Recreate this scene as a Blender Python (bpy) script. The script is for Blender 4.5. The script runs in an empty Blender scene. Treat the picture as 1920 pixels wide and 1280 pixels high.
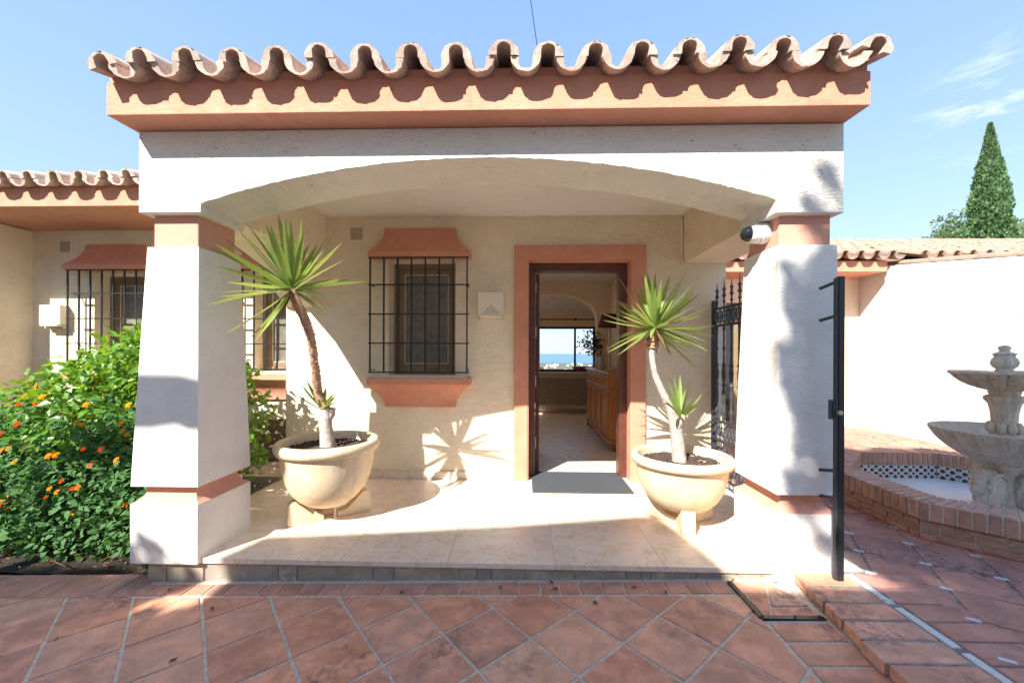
import bpy, bmesh, math, random
from math import sin, cos, pi, radians, sqrt, atan2
from mathutils import Vector, Matrix, noise as mn
random.seed(7)
sc = bpy.context.scene
col = sc.collection
R = random.Random(11)

# ------------------------------------------------------------------ camera, sky, sun, exposure
cd = bpy.data.cameras.new('camera'); cam = bpy.data.objects.new('camera', cd); col.objects.link(cam)
sc.camera = cam
cd.sensor_width = 36; cd.lens = 750/1920*36; cd.shift_y = 22/1920
cd.clip_start = .05; cd.clip_end = 60000
cam.matrix_world = Matrix.Translation((0, 0, 1.22)) @ Matrix.Rotation(radians(1.6), 4, 'Z') @ Matrix.Rotation(radians(90), 4, 'X') @ Matrix.Rotation(.0035, 4, 'Z')
SUN = Vector((-.65, -1, 1.03)).normalized()
ELEV = math.asin(SUN.z)
sl = bpy.data.lights.new('sun', 'SUN'); sl.energy = 4.2; sl.angle = radians(.53); sl.color = (1, .955, .88)
so = bpy.data.objects.new('sun', sl); col.objects.link(so)
so.rotation_euler = SUN.to_track_quat('Z', 'Y').to_euler()
so.location = (-8, -8, 12)
w = bpy.data.worlds.new('World'); sc.world = w; w.use_nodes = True
nt = w.node_tree; nt.nodes.clear()
def wn(t, **k):
    n = nt.nodes.new(t)
    for a, b in k.items(): setattr(n, a, b)
    return n
sky = wn('ShaderNodeTexSky', sky_type='NISHITA', sun_disc=False, sun_elevation=ELEV,
         sun_rotation=math.atan2(SUN.x, SUN.y), air_density=1.15, dust_density=.5, ozone_density=1.3, altitude=150)
bg = wn('ShaderNodeBackground'); bg.inputs[1].default_value = .15
wo = wn('ShaderNodeOutputWorld')
tc = wn('ShaderNodeTexCoord')
mp = wn('ShaderNodeMapping'); mp.inputs['Rotation'].default_value = (0, .5, .3); mp.inputs['Scale'].default_value = (3.2, 3.2, 13)
ns = wn('ShaderNodeTexNoise'); ns.inputs['Scale'].default_value = 2.6; ns.inputs['Detail'].default_value = 7; ns.inputs['Roughness'].default_value = .62
ns.inputs['Distortion'].default_value = .6
dist = wn('ShaderNodeVectorMath', operation='DISTANCE')
cdir = Vector((1.135, 1.0, .615)).normalized()
dist.inputs[1].default_value = cdir
mr = wn('ShaderNodeMapRange'); mr.inputs[1].default_value = .10; mr.inputs[2].default_value = .01; mr.inputs[3].default_value = 0; mr.inputs[4].default_value = 1
mr2 = wn('ShaderNodeMapRange'); mr2.inputs[1].default_value = .50; mr2.inputs[2].default_value = .80
mu = wn('ShaderNodeMath', operation='MULTIPLY')
mix = wn('ShaderNodeMixRGB'); mix.inputs[2].default_value = (3.3, 3.35, 3.4, 1)
sepz = wn('ShaderNodeSeparateXYZ'); gr = wn('ShaderNodeValToRGB'); tint = wn('ShaderNodeMixRGB'); tint.inputs[0].default_value = .82
gr.color_ramp.elements[0].color = (1.34, 1.76, 2.50, 1); gr.color_ramp.elements[1].color = (.64, 1.16, 2.30, 1); gr.color_ramp.elements[1].position = .8
L = nt.links.new
L(tc.outputs['Generated'], mp.inputs[0]); L(mp.outputs[0], ns.inputs[0]); L(tc.outputs['Generated'], dist.inputs[0])
L(dist.outputs['Value'], mr.inputs[0]); L(ns.outputs[0], mr2.inputs[0]); L(mr.outputs[0], mu.inputs[0]); L(mr2.outputs[0], mu.inputs[1])
L(tc.outputs['Generated'], sepz.inputs[0]); L(sepz.outputs[2], gr.inputs[0]); L(sky.outputs[0], tint.inputs[1]); L(gr.outputs[0], tint.inputs[2])
L(mu.outputs[0], mix.inputs[0]); L(tint.outputs[0], mix.inputs[1]); L(mix.outputs[0], bg.inputs[0]); L(bg.outputs[0], wo.inputs[0])
sc.view_settings.view_transform = 'Standard'; sc.view_settings.look = 'None'
sc.view_settings.exposure = 1.62; sc.view_settings.gamma = 1
sc.cycles.max_bounces = 10; sc.cycles.diffuse_bounces = 8; sc.cycles.transparent_max_bounces = 16

# ------------------------------------------------------------------ materials
def nm(name):
    m = bpy.data.materials.new(name); m.use_nodes = True
    t = m.node_tree; b = t.nodes['Principled BSDF']
    return m, t, b
class T:
    """small node builder; every texture runs on world position"""
    def __init__(s, t, b):
        s.t = t; s.b = b; s.geo = t.nodes.new('ShaderNodeNewGeometry'); s.pos = s.geo.outputs['Position']
    def n(s, k, **kw):
        x = s.t.nodes.new(k)
        for a, c in kw.items(): setattr(x, a, c)
        return x
    def l(s, a, c): s.t.links.new(a, c)
    def noise(s, scale, detail=4, rough=.55, vec=None, dist=0, stretch=None):
        x = s.n('ShaderNodeTexNoise'); x.inputs['Scale'].default_value = scale; x.inputs['Detail'].default_value = detail
        x.inputs['Roughness'].default_value = rough; x.inputs['Distortion'].default_value = dist
        v = vec or s.pos
        if stretch:
            m = s.n('ShaderNodeMapping'); m.inputs['Scale'].default_value = stretch; s.l(v, m.inputs[0]); v = m.outputs[0]
        s.l(v, x.inputs['Vector']); return x.outputs[0]
    def vor(s, scale, feature='F1', vec=None, rnd=1):
        x = s.n('ShaderNodeTexVoronoi', feature=feature); x.inputs['Scale'].default_value = scale; x.inputs['Randomness'].default_value = rnd
        s.l(vec or s.pos, x.inputs['Vector']); return x
    def rng(s, v, a, c, d=0, e=1):
        x = s.n('ShaderNodeMapRange'); s.l(v, x.inputs[0])
        for i, q in enumerate((a, c, d, e)): x.inputs[i+1].default_value = q
        return x.outputs[0]
    def mix(s, f, a, c, mode='MIX'):
        x = s.n('ShaderNodeMixRGB', blend_type=mode)
        for i, q in ((0, f), (1, a), (2, c)):
            if isinstance(q, bpy.types.NodeSocket): s.l(q, x.inputs[i])
            elif i == 0: x.inputs[0].default_value = q
            else: x.inputs[i].default_value = (*q, 1)
        return x.outputs[0]
    def math(s, op, a, c=None):
        x = s.n('ShaderNodeMath', operation=op)
        for i, q in enumerate((a, c)):
            if q is None: continue
            if isinstance(q, bpy.types.NodeSocket): s.l(q, x.inputs[i])
            else: x.inputs[i].default_value = q
        return x.outputs[0]
    def rand(s): return s.n('ShaderNodeObjectInfo').outputs['Random']
    def bump(s, h, strength=.3, d=.01, prev=None):
        x = s.n('ShaderNodeBump'); x.inputs['Strength'].default_value = strength; x.inputs['Distance'].default_value = d
        s.l(h, x.inputs['Height'])
        if prev: s.l(prev, x.inputs['Normal'])
        return x.outputs[0]
    def out(s, c=None, rough=None, nor=None, **kw):
        for sock, v in (('Base Color', c), ('Roughness', rough), ('Normal', nor)):
            if v is None: continue
            if isinstance(v, bpy.types.NodeSocket): s.l(v, s.b.inputs[sock])
            else: s.b.inputs[sock].default_value = (*v, 1) if sock == 'Base Color' else v
        for k, v in kw.items(): s.b.inputs[k].default_value = v

def plaster(name, c, c2, rough_amt=.5, pits=1.0, fine=1.0):
    m, t, b = nm(name); q = T(t, b)
    big = q.noise(1.3, 5); mid = q.noise(9, 5, .6); fi = q.noise(90, 4, .7)
    v = q.vor(26, vec=q.mix(.12, q.pos, q.n('ShaderNodeTexNoise').outputs['Color']))
    tr = q.noise(14, 3, .5, dist=1.5, stretch=(1, 1, 3))
    pit = q.math('MULTIPLY', q.rng(q.noise(38, 3, .6, stretch=(1, 1, 2.4)), .655, .71), q.rng(q.noise(2.7, 4), .48, .66))
    pit = q.math('MULTIPLY', pit, pits)
    col_ = q.mix(q.rng(big, .35, .65), c, c2)
    col_ = q.mix(q.math('MULTIPLY', q.rng(q.noise(4.5, 6, .7), .45, .72), .5), col_, tuple(x*.82 for x in c2))
    col_ = q.mix(q.math('MULTIPLY', pit, .5), col_, tuple(x*.35 for x in c2))
    h = q.math('ADD', q.math('MULTIPLY', mid, 1.0), q.math('MULTIPLY', fi, .22*fine))
    h = q.math('ADD', h, q.math('MULTIPLY', tr, .8)); h = q.math('SUBTRACT', h, q.math('MULTIPLY', pit, 1.3))
    q.out(col_, .9, q.bump(h, rough_amt, .012))
    return m
M = {}
M['plaster_cream'] = plaster('plaster_cream', (.82, .71, .545), (.79, .665, .49), .9, .9)
M['plaster_white'] = plaster('plaster_white', (.80, .755, .69), (.78, .73, .66), .4, .35)
M['plaster_rough'] = plaster('plaster_rough_white', (.79, .74, .655), (.76, .70, .61), .95, 1.2)
M['plaster_bright'] = plaster('plaster_bright_wall', (.76, .72, .665), (.70, .66, .60), .8, .7)
M['ceiling'] = plaster('plaster_ceiling', (.80, .77, .72), (.79, .75, .70), .12, 0)
def ochre_wear(m):
    t = m.node_tree; b = t.nodes['Principled BSDF']; q = T(t, b); src = b.inputs['Base Color'].links[0].from_socket
    c = q.mix(q.math('MULTIPLY', q.rng(q.noise(5, 6, .7), .5, .72), .35), src, (.70, .40, .30)); c = q.mix(q.math('MULTIPLY', q.rng(q.noise(9, 5, .7, None, .6, (1, 1, .2)), .56, .70), .3), c, (.40, .17, .11))
    q.l(c, b.inputs['Base Color']); return m
M['ochre'] = plaster('ochre_paint', (.63, .28, .18), (.59, .255, .16), .4, .2)
M['ochre_pale'] = plaster('ochre_band_paint', (.65, .33, .235), (.62, .305, .215), .3, .15)

def terracotta(name, cols, stain=.5, bumps=.25, rough=.75, lichen=0):
    m, t, b = nm(name); q = T(t, b)
    r = q.rand()
    if lichen: r = q.math('FRACT', q.math('ADD', r, q.n('ShaderNodeSeparateColor').outputs[0] if False else q.vor(3.1).outputs['Distance']))
    ramp = q.n('ShaderNodeValToRGB'); ramp.color_ramp.interpolation = 'LINEAR'
    e = ramp.color_ramp.elements; e[0].color = (*cols[0], 1); e[1].color = (*cols[-1], 1)
    for i, c in enumerate(cols[1:-1]): x = e.new((i+1)/(len(cols)-1)); x.color = (*c, 1)
    q.l(r, ramp.inputs[0]); c = ramp.outputs[0]
    off = q.n('ShaderNodeVectorMath', operation='ADD'); sc_ = q.math('MULTIPLY', r, 37.0)
    q.l(q.pos, off.inputs[0]); q.l(sc_, off.inputs[1])
    P = off.outputs[0]
    n1 = q.noise(7, 6, .6, P, .4); n2 = q.noise(24, 5, .65, P); n3 = q.noise(120, 3, .7, P)
    c = q.mix(q.math('MULTIPLY', q.rng(n1, .42, .68), .6), c, tuple(min(1, x*1.5+.04) for x in cols[0]))
    c = q.mix(q.math('MULTIPLY', q.rng(q.noise(3.5, 5, .6, P, 1.0), .48, .66), .5), c, tuple(x*.62 for x in cols[0]))
    c = q.mix(q.math('MULTIPLY', q.rng(n2, .52, .7), .3), c, (.50, .37, .30))
    n4 = q.noise(2.2, 4, .6); st = q.math('MULTIPLY', q.rng(n4, .50, .68), q.rng(n2, .44, .60))
    c = q.mix(q.math('MULTIPLY', st, stain), c, (.075, .065, .07))
    sp = q.rng(q.noise(95, 3, .6), .63, .69)
    c = q.mix(q.math('MULTIPLY', sp, .55*stain), c, (.07, .055, .05))
    if lichen:
        li = q.math('MULTIPLY', q.rng(q.noise(16, 5, .7), .48, .62), lichen)
        c = q.mix(li, c, (.34, .32, .27))
        li = q.math('MULTIPLY', q.rng(q.noise(41, 5, .7), .58, .66), lichen)
        c = q.mix(li, c, (.10, .095, .08))
    h = q.math('ADD', n1, q.math('MULTIPLY', n3, .25)); h = q.math('ADD', h, q.math('MULTIPLY', n2, .4))
    q.out(c, q.rng(n2, .3, .7, rough-.15, rough+.1), q.bump(h, bumps, .006))
    return m
M['floor_tile'] = terracotta('terracotta_floor_tile', [(.60, .27, .155), (.46, .19, .115), (.68, .40, .26), (.53, .28, .19), (.66, .28, .14), (.44, .20, .135), (.62, .34, .23)], .8)
M['terrace_tile'] = terracotta('terracotta_terrace_tile', [(.42, .19, .13), (.48, .215, .15), (.37, .18, .14), (.46, .24, .18)], 1.0)
M['brick_pale'] = terracotta('basin_brick', [(.44, .22, .15), (.38, .19, .13), (.46, .28, .20), (.36, .22, .16)], .35, .4)
M['brick_edge'] = terracotta('edging_brick', [(.48, .21, .13), (.43, .21, .15), (.52, .27, .18)], .5, .3)
M['roof_tile'] = terracotta('clay_roof_tile', [(.74, .52, .42), (.80, .62, .52), (.62, .42, .32), (.76, .58, .48)], .35, .8, .9, .5)
M['roof_tile_old'] = terracotta('weathered_roof_tile', [(.32, .20, .13), (.25, .18, .14), (.42, .22, .11), (.30, .23, .19)], .35, .5, .85, .5)

def simple(name, c, c2=None, rough=.6, metal=0, scale=20, bump=.1, d=.004, **kw):
    m, t, b = nm(name); q = T(t, b)
    n = q.noise(scale, 5, .6)
    q.out(q.mix(q.rng(n, .35, .65), c, c2 or tuple(x*.8 for x in c)), rough, q.bump(n, bump, d), Metallic=metal, **kw)
    return m
M['mortar'] = simple('mortar', (.68, .58, .46), (.46, .38, .30), .95, scale=45, bump=.5)
M['mortar_dark'] = simple('mortar_dark', (.36, .33, .29), (.15, .14, .125), .95, scale=18, bump=.6, d=.01)
M['iron'] = simple('black_iron', (.018, .018, .020), (.03, .028, .027), .45, .3, 60, .15, .001)
M['iron_lighter'] = simple('black_painted_iron', (.035, .037, .042), (.055, .055, .06), .5, .2, 80, .3, .001)  # a slightly lighter black than the plain iron
M['dark_wood'] = simple('dark_red_wood', (.13, .045, .028), (.08, .028, .018), .38, scale=12)
M['window_wood'] = simple('olive_brown_frame', (.24, .165, .09), (.19, .13, .07), .5)
M['brass'] = simple('worn_brass', (.55, .50, .38), (.4, .34, .25), .4, .6)
M['marble_white'] = simple('white_marble_strip', (.62, .62, .62), (.55, .54, .53), .6, scale=30)
M['lamp_white'] = simple('painted_lamp', (.76, .68, .55), (.74, .66, .53), .75, scale=60, bump=.1)
M['hole'] = simple('dark_hole_paint', (.10, .07, .05), None, .9)
M['vent'] = simple('vent_grate', (.50, .41, .30), (.42, .34, .25), .8)
M['plastic'] = simple('white_plastic', (.78, .76, .74), (.76, .74, .72), .35, bump=.0)
M['dome'] = simple('smoked_dome', (.015, .018, .022), None, .05, bump=0)
M['soil'] = simple('potting_soil', (.055, .035, .026), (.11, .075, .058), .95, scale=70, bump=1, d=.02)
M['earth'] = simple('dark_earth', (.014, .009, .006), (.032, .02, .012), .95, scale=25, bump=1, d=.03)
M['dry_leaf'] = simple('dry_leaf', (.20, .10, .045), (.12, .06, .03), .8)
M['fabric_red'] = simple('dark_red_lampshade', (.10, .02, .018), None, .8)
M['cer'] = simple('cream_ceramic', (.55, .48, .40), None, .3)
M['boat'] = simple('red_tray', (.20, .025, .025), None, .4)
M['black'] = simple('black_basket', (.012, .012, .013), None, .7)
M['pool'] = simple('pool_floor_paint', (.72, .76, .80), (.62, .66, .70), .35, scale=8, bump=.05)
M['room_wall'] = simple('room_wall', (.78, .63, .46), (.76, .61, .44), .85, bump=.05)
M['room_ceiling'] = simple('room_ceiling', (.75, .73, .70), None, .85, bump=.02)
M['fence_white'] = simple('white_curtain', (.7, .68, .64), None, .8)
M['lattice'] = simple('lattice_panel', (.50, .42, .32), (.45, .37, .28), .7)
M['grey_stone'] = simple('fountain_gasket', (.1, .1, .1), None, .8)
M['hill'] = simple('scrub_hill', (.11, .12, .055), (.17, .15, .10), .95, scale=.02, bump=0)
M['cable'] = simple('cable_rubber', (.03, .03, .035), None, .6)
M['bark_palm'] = simple('yucca_bark', (.58, .34, .22), (.30, .17, .11), .9, scale=60, bump=1, d=.01)
M['bark_grey'] = simple('grey_yucca_bark', (.50, .42, .36), (.32, .27, .23), .85, scale=30, bump=.7, d=.01)
M['stem'] = simple('woody_stem', (.16, .11, .07), (.10, .07, .045), .9)
M['shade_wall'] = plaster('shade_plaster', (.78, .72, .64), (.74, .68, .6), .4, .3)

def marble():
    m, t, b = nm('cream_marble'); q = T(t, b)
    r = q.rand(); off = q.n('ShaderNodeVectorMath', operation='ADD'); q.l(q.pos, off.inputs[0]); q.l(q.math('MULTIPLY', r, 23.0), off.inputs[1]); P = off.outputs[0]
    n = q.noise(3.0, 7, .62, P, 1.6, (1, 1.7, 1)); n2 = q.noise(11, 6, .65, P, .8)
    c = q.mix(q.rng(n, .3, .7), (.80, .69, .56), (.73, .61, .48))
    vein = q.math('SUBTRACT', 1.0, q.rng(q.math('ABSOLUTE', q.math('SUBTRACT', n, .53)), 0, .022))
    c = q.mix(q.math('MULTIPLY', vein, .5), c, (.52, .31, .16))
    c = q.mix(q.math('MULTIPLY', q.rng(n2, .52, .70), .55), c, (.62, .44, .28))
    q.out(c, q.rng(n2, .3, .7, .24, .42), q.bump(n2, .03, .002)); return m
M['marble'] = marble()
def riser():
    m, t, b = nm('grey_slate_riser'); q = T(t, b)
    r = q.rand(); off = q.n('ShaderNodeVectorMath', operation='ADD'); q.l(q.pos, off.inputs[0]); q.l(q.math('MULTIPLY', r, 19.0), off.inputs[1]); P = off.outputs[0]
    n = q.noise(6, 6, .6, P, 1.2); n2 = q.noise(40, 4, .6, P)
    c = q.mix(q.rng(n, .35, .62), (.27, .225, .17), (.47, .39, .29)); c = q.mix(q.math('MULTIPLY', r, .75), c, (.25, .225, .20))
    v = q.math('SUBTRACT', 1.0, q.rng(q.math('ABSOLUTE', q.math('SUBTRACT', q.noise(4, 3, .5, P, 1.0), .5)), 0, .012))
    c = q.mix(q.math('MULTIPLY', q.rng(q.noise(13, 5, .7, P, .5), .56, .66), .6), c, (.60, .48, .35))
    q.out(c, .6, q.bump(q.math('ADD', n, q.math('MULTIPLY', n2, .3)), .4, .006)); return m
M['slate'] = riser()
def brownstone():
    m, t, b = nm('brown_stone_plinth'); q = T(t, b)
    n = q.noise(3, 6, .6, None, 2.0, (1, 1, 2.6)); n2 = q.noise(18, 4)
    c = q.mix(q.rng(n, .35, .65), (.12, .085, .042), (.22, .165, .09)); c = q.mix(q.math('MULTIPLY', q.rng(n2, .5, .7), .4), c, (.07, .05, .03))
    q.out(c, .6, q.bump(n, .4, .01)); return m
M['brown_stone'] = brownstone()
def potmat():
    m, t, b = nm('sandy_stone_pot'); q = T(t, b)
    n = q.noise(5, 5, .6); f = q.noise(170, 3, .8); n2 = q.noise(22, 4, .6)
    c = q.mix(q.rng(n, .35, .65), (.77, .61, .415), (.67, .51, .32))
    c = q.mix(q.math('MULTIPLY', q.rng(f, .52, .66), .35), c, (.42, .29, .16))
    c = q.mix(q.math('MULTIPLY', q.rng(n2, .55, .72), .45), c, (.48, .40, .31))
    c = q.mix(q.math('MULTIPLY', q.rng(q.noise(6, 5, .7, None, 1.0, (1, 1, .35)), .52, .68), .6), c, (.42, .34, .24))
    q.out(c, .88, q.bump(q.math('ADD', f, n2), .3, .004)); return m
M['pot'] = potmat()
def stonemat():
    m, t, b = nm('weathered_fountain_stone'); q = T(t, b)
    n = q.noise(9, 6, .65); f = q.noise(60, 4, .7)
    c = q.mix(q.rng(n, .35, .65), (.60, .53, .43), (.48, .43, .35))
    c = q.mix(q.math('MULTIPLY', q.rng(f, .55, .7), .4), c, (.25, .21, .17))
    c = q.mix(q.math('MULTIPLY', q.rng(q.noise(4, 5, .6), .52, .68), .5), c, (.62, .53, .40))
    c = q.mix(q.math('MULTIPLY', q.rng(q.noise(26, 5, .7, None, .8, (1, 1, .18)), .52, .68), .55), c, (.17, .155, .125))
    q.out(c, .85, q.bump(q.math('ADD', n, q.math('MULTIPLY', f, .6)), .55, .008)); return m
M['stone'] = stonemat()
def leafmat(name, c, c2, trans, rough=.4, scale=9, under=None, seg=None):
    m, t, b = nm(name); q = T(t, b)
    n = q.noise(scale, 3, .5); n2 = q.noise(scale*7, 2)
    cc = q.mix(q.rng(q.math('ADD', q.math('MULTIPLY', n, .6), q.math('MULTIPLY', n2, .4)), .35, .65), c, c2)
    if name in ('yucca_leaf',): rv = q.rand(); cc = q.mix(q.rng(rv, .55, 1.0, 0, .6), cc, (.34, .40, .12)); cc = q.mix(q.rng(rv, .4, 0.0, 0, .55), cc, (.09, .16, .05))
    if under: cc = q.mix(q.geo.outputs['Backfacing'], cc, under)
    q.out(cc, rough)
    tr = q.n('ShaderNodeBsdfTranslucent'); q.l(q.mix(1, cc, trans, 'MULTIPLY') if False else q.mix(.75, cc, trans), tr.inputs[0])
    ms = q.n('ShaderNodeMixShader'); ms.inputs[0].default_value = .34
    q.l(b.outputs[0], ms.inputs[1]); q.l(tr.outputs[0], ms.inputs[2])
    q.l(ms.outputs[0], t.nodes['Material Output'].inputs[0]); return m
M['yucca'] = leafmat('yucca_leaf', (.17, .27, .055), (.27, .37, .09), (.42, .52, .08), .42, 14)
M['hibiscus'] = leafmat('glossy_shrub_leaf', (.065, .18, .018), (.14, .29, .03), (.38, .55, .02), .36, 5)
M['lantana'] = leafmat('lantana_leaf', (.045, .13, .035), (.085, .20, .05), (.12, .28, .04), .72, 9)
M['cypress'] = leafmat('cypress_foliage', (.055, .13, .045), (.15, .25, .10), (.12, .24, .06), .7, 3)
M['olive'] = leafmat('grey_green_foliage', (.10, .15, .06), (.17, .23, .10), (.2, .3, .08), .6, 3)
M['treeleaf'] = leafmat('tree_leaf', (.05, .10, .02), (.08, .14, .03), (.1, .2, .03), .5, 3)
M['flower_o'] = simple('orange_petal', (.62, .10, .002), (.68, .20, .004), .9, scale=90, bump=.3, **{'Specular IOR Level': .05})
M['flower_r'] = simple('red_petal', (.48, .012, .003), (.58, .045, .003), .9, scale=90, bump=.3, **{'Specular IOR Level': .05})
M['flower_y'] = simple('yellow_orange_petal', (.70, .27, .006), (.66, .17, .004), .9, scale=90, bump=.3, **{'Specular IOR Level': .05})
M['bouquet'] = leafmat('dark_bouquet_leaf', (.02, .028, .02), (.04, .045, .03), (.02, .04, .02), .6)
def woodmat():
    m, t, b = nm('honey_pine_wood'); q = T(t, b)
    n = q.noise(6, 5, .6, None, 1.2, (5, 5, .5)); c = q.mix(q.rng(n, .35, .65), (.42, .15, .035), (.27, .085, .018))
    q.out(c, .32, q.bump(n, .08, .003)); return m
M['pine'] = woodmat()
def matmat():
    m, t, b = nm('grey_doormat'); q = T(t, b)
    n = q.noise(320, 2, .8); n2 = q.noise(5, 4)
    c = q.mix(q.rng(n, .4, .6), (.04, .046, .056), (.085, .093, .108)); q.out(c, .95, q.bump(n, .8, .006)); return m
M['mat'] = matmat()
def glassmat(name, tint=(1, 1, 1), f=.12):
    m, t, b = nm(name); q = T(t, b)
    tr = q.n('ShaderNodeBsdfTransparent'); tr.inputs[0].default_value = (*tint, 1)
    gl = q.n('ShaderNodeBsdfGlossy'); gl.inputs['Roughness'].default_value = .02
    ms = q.n('ShaderNodeMixShader'); fr = q.n('ShaderNodeFresnel'); fr.inputs[0].default_value = 1.45
    q.l(fr.outputs[0], ms.inputs[0]); q.l(tr.outputs[0], ms.inputs[1]); q.l(gl.outputs[0], ms.inputs[2])
    q.l(ms.outputs[0], t.nodes['Material Output'].inputs[0]); return m
M['glass'] = glassmat('window_glass', (.93, .95, .96))
def screenmat():
    m, t, b = nm('window_insect_screen'); q = T(t, b)
    n = q.noise(14, 4, .6); q.out(q.mix(q.rng(n, .4, .65), (.13, .12, .10), (.20, .185, .155)), .35); return m
M['screen'] = screenmat()
def azul():
    m, t, b = nm('blue_white_glazed_tile'); q = T(t, b)
    tcn = q.n('ShaderNodeTexCoord'); v = tcn.outputs['Object']
    sep = q.n('ShaderNodeSeparateXYZ'); q.l(v, sep.inputs[0])
    def grid(p, ox, oz, r, s):
        fx = q.math('FRACT', q.math('ADD', q.math('DIVIDE', sep.outputs[0], p), ox)); fz = q.math('FRACT', q.math('ADD', q.math('DIVIDE', sep.outputs[2], p), oz))
        dx = q.math('ABSOLUTE', q.math('SUBTRACT', fx, .5)); dz = q.math('ABSOLUTE', q.math('SUBTRACT', fz, .5))
        d = q.math('MAXIMUM', q.math('MAXIMUM', dx, dz), q.math('MULTIPLY', q.math('ADD', dx, dz), .72))
        return q.rng(d, r, r-.03)
    a = grid(.0645, 0, .3, .30, 1); c = grid(.0645, .5, .8, .22, 1); d = grid(.03225, .25, .1, .12, 1)
    f = q.math('MAXIMUM', q.math('MAXIMUM', a, c), d)
    q.out(q.mix(f, (.62, .60, .55), (.035, .04, .06)), .15); return m
M['azulejo'] = azul()
def seamat():
    m, t, b = nm('sea_water'); q = T(t, b)
    q.out((.10, .22, .36), .35); return m
M['sea'] = seamat()

ochre_wear(M['ochre']); ochre_wear(M['ochre_pale'])
# ------------------------------------------------------------------ mesh helpers
class MB:
    def __init__(s): s.v = []; s.f = []
    def add(s, vs, fs):
        o = len(s.v); s.v += [tuple(q) for q in vs]; s.f += [tuple(i+o for i in f) for f in fs]; return s
    def box(s, x0, x1, y0, y1, z0, z1, mat=None):
        vs = [Vector(p) for p in ((x0,y0,z0),(x1,y0,z0),(x1,y1,z0),(x0,y1,z0),(x0,y0,z1),(x1,y0,z1),(x1,y1,z1),(x0,y1,z1))]
        if mat: vs = [mat @ p for p in vs]
        return s.add(vs, [(0,3,2,1),(4,5,6,7),(0,1,5,4),(1,2,6,5),(2,3,7,6),(3,0,4,7)])
    def rings(s, rings, closed=True, caps=True):
        n = len(rings[0]); vs = [p for r in rings for p in r]; fs = []
        for i in range(len(rings)-1):
            for j in range(n if closed else n-1):
                k = (j+1) % n; fs.append((i*n+j, i*n+k, (i+1)*n+k, (i+1)*n+j))
        if caps and closed:
            fs.append(tuple(range(n-1, -1, -1))); fs.append(tuple((len(rings)-1)*n+j for j in range(n)))
        return s.add(vs, fs)
    def tube(s, pts, r, n=8, caps=True):
        pts = [Vector(p) for p in pts]; rr = r if isinstance(r, (list, tuple)) else [r]*len(pts); rings = []
        prev = None
        for i, p in enumerate(pts):
            d = (pts[min(i+1, len(pts)-1)] - pts[max(i-1, 0)]).normalized()
            u = d.orthogonal().normalized() if prev is None else (prev - d*prev.dot(d)).normalized()
            prev = u; v = d.cross(u)
            rings.append([p + (u*cos(2*pi*k/n) + v*sin(2*pi*k/n))*rr[i] for k in range(n)])
        return s.rings(rings, True, caps)
    def lathe(s, prof, c=(0,0,0), n=24, mod=None, caps=True, mat=None):
        rings = []
        for i, (r, z) in enumerate(prof):
            ring = []
            for k in range(n):
                a = 2*pi*k/n; q = r*(mod(i, a) if mod else 1)
                p = Vector((q*cos(a), q*sin(a), z)); p = (mat @ p) if mat else p
                ring.append(p + Vector(c))
            rings.append(ring)
        return s.rings(rings, True, caps)
    def prism(s, poly, a0, a1, axis='y'):
        """polygon (u,w) extruded along axis"""
        f = {'y': lambda u, w_, a: (u, a, w_), 'x': lambda u, w_, a: (a, u, w_), 'z': lambda u, w_, a: (u, w_, a)}[axis]
        n = len(poly); vs = [f(u, w_, a0) for u, w_ in poly] + [f(u, w_, a1) for u, w_ in poly]
        fs = [tuple(range(n)), tuple(range(2*n-1, n-1, -1))] + [(i, i+n, (i+1) % n+n, (i+1) % n) for i in range(n)]
        return s.add(vs, fs)
    def sphere(s, c, r, n=10, m=6, sc_=(1,1,1), rot=None):
        prof = [(r*sin(pi*i/m) if 0 < i < m else r*.02, -r*cos(pi*i/m)) for i in range(m+1)]
        rm = (rot.to_4x4() if rot else Matrix.Identity(4)) @ Matrix.Diagonal((*sc_, 1))
        return s.lathe(prof, c, n, mat=rm)
    def mesh(s, name, mat, smooth=None, fix=True):
        me = bpy.data.meshes.new(name); me.from_pydata(s.v, [], s.f)
        if fix:
            bm = bmesh.new(); bm.from_mesh(me); bmesh.ops.recalc_face_normals(bm, faces=bm.faces); bm.to_mesh(me); bm.free()
        if mat: me.materials.append(mat)
        if smooth is not None:
            me.shade_smooth(); me.set_sharp_from_angle(angle=radians(smooth))
        return me
    def build(s, name, mat, parent=None, smooth=None, bevel=0, seg=2, fix=True):
        return obj(name, s.mesh(name, mat, smooth, fix), parent, bevel, seg)
def obj(name, me, parent=None, bevel=0, seg=2):
    o = bpy.data.objects.new(name, me); col.objects.link(o)
    if parent: o.parent = parent
    if bevel:
        b = o.modifiers.new('bevel', 'BEVEL'); b.width = bevel; b.segments = seg; b.limit_method = 'ANGLE'; b.angle_limit = radians(35); b.harden_normals = False
    return o
def tag(o, label=None, cat=None, group=None, kind=None):
    if label: o['label'] = label
    if cat: o['category'] = cat
    if group: o['group'] = group
    if kind: o['kind'] = kind
    return o
def thing(name, label, cat, loc=(0,0,0), group=None):
    o = bpy.data.objects.new(name, None); col.objects.link(o); o.empty_display_size = .2; o.location = loc
    return tag(o, label, cat, group)
def under(o, root):
    """keep a part's world place under a moved root"""
    o.matrix_parent_inverse = Matrix.Translation(root.location).inverted(); return o
class Th:
    """a thing whose parts are written in world coordinates"""
    def __init__(s, name, label, cat, loc, group=None): s.r = thing(name, label, cat, loc, group)
    def part(s, mb, name, mat, **k):
        o = mb.build(name, M[mat], s.r, **k); under(o, s.r); return o
    def sub(s, mb, name, mat, parent, **k):
        return mb.build(name, M[mat], parent, **k)
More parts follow.
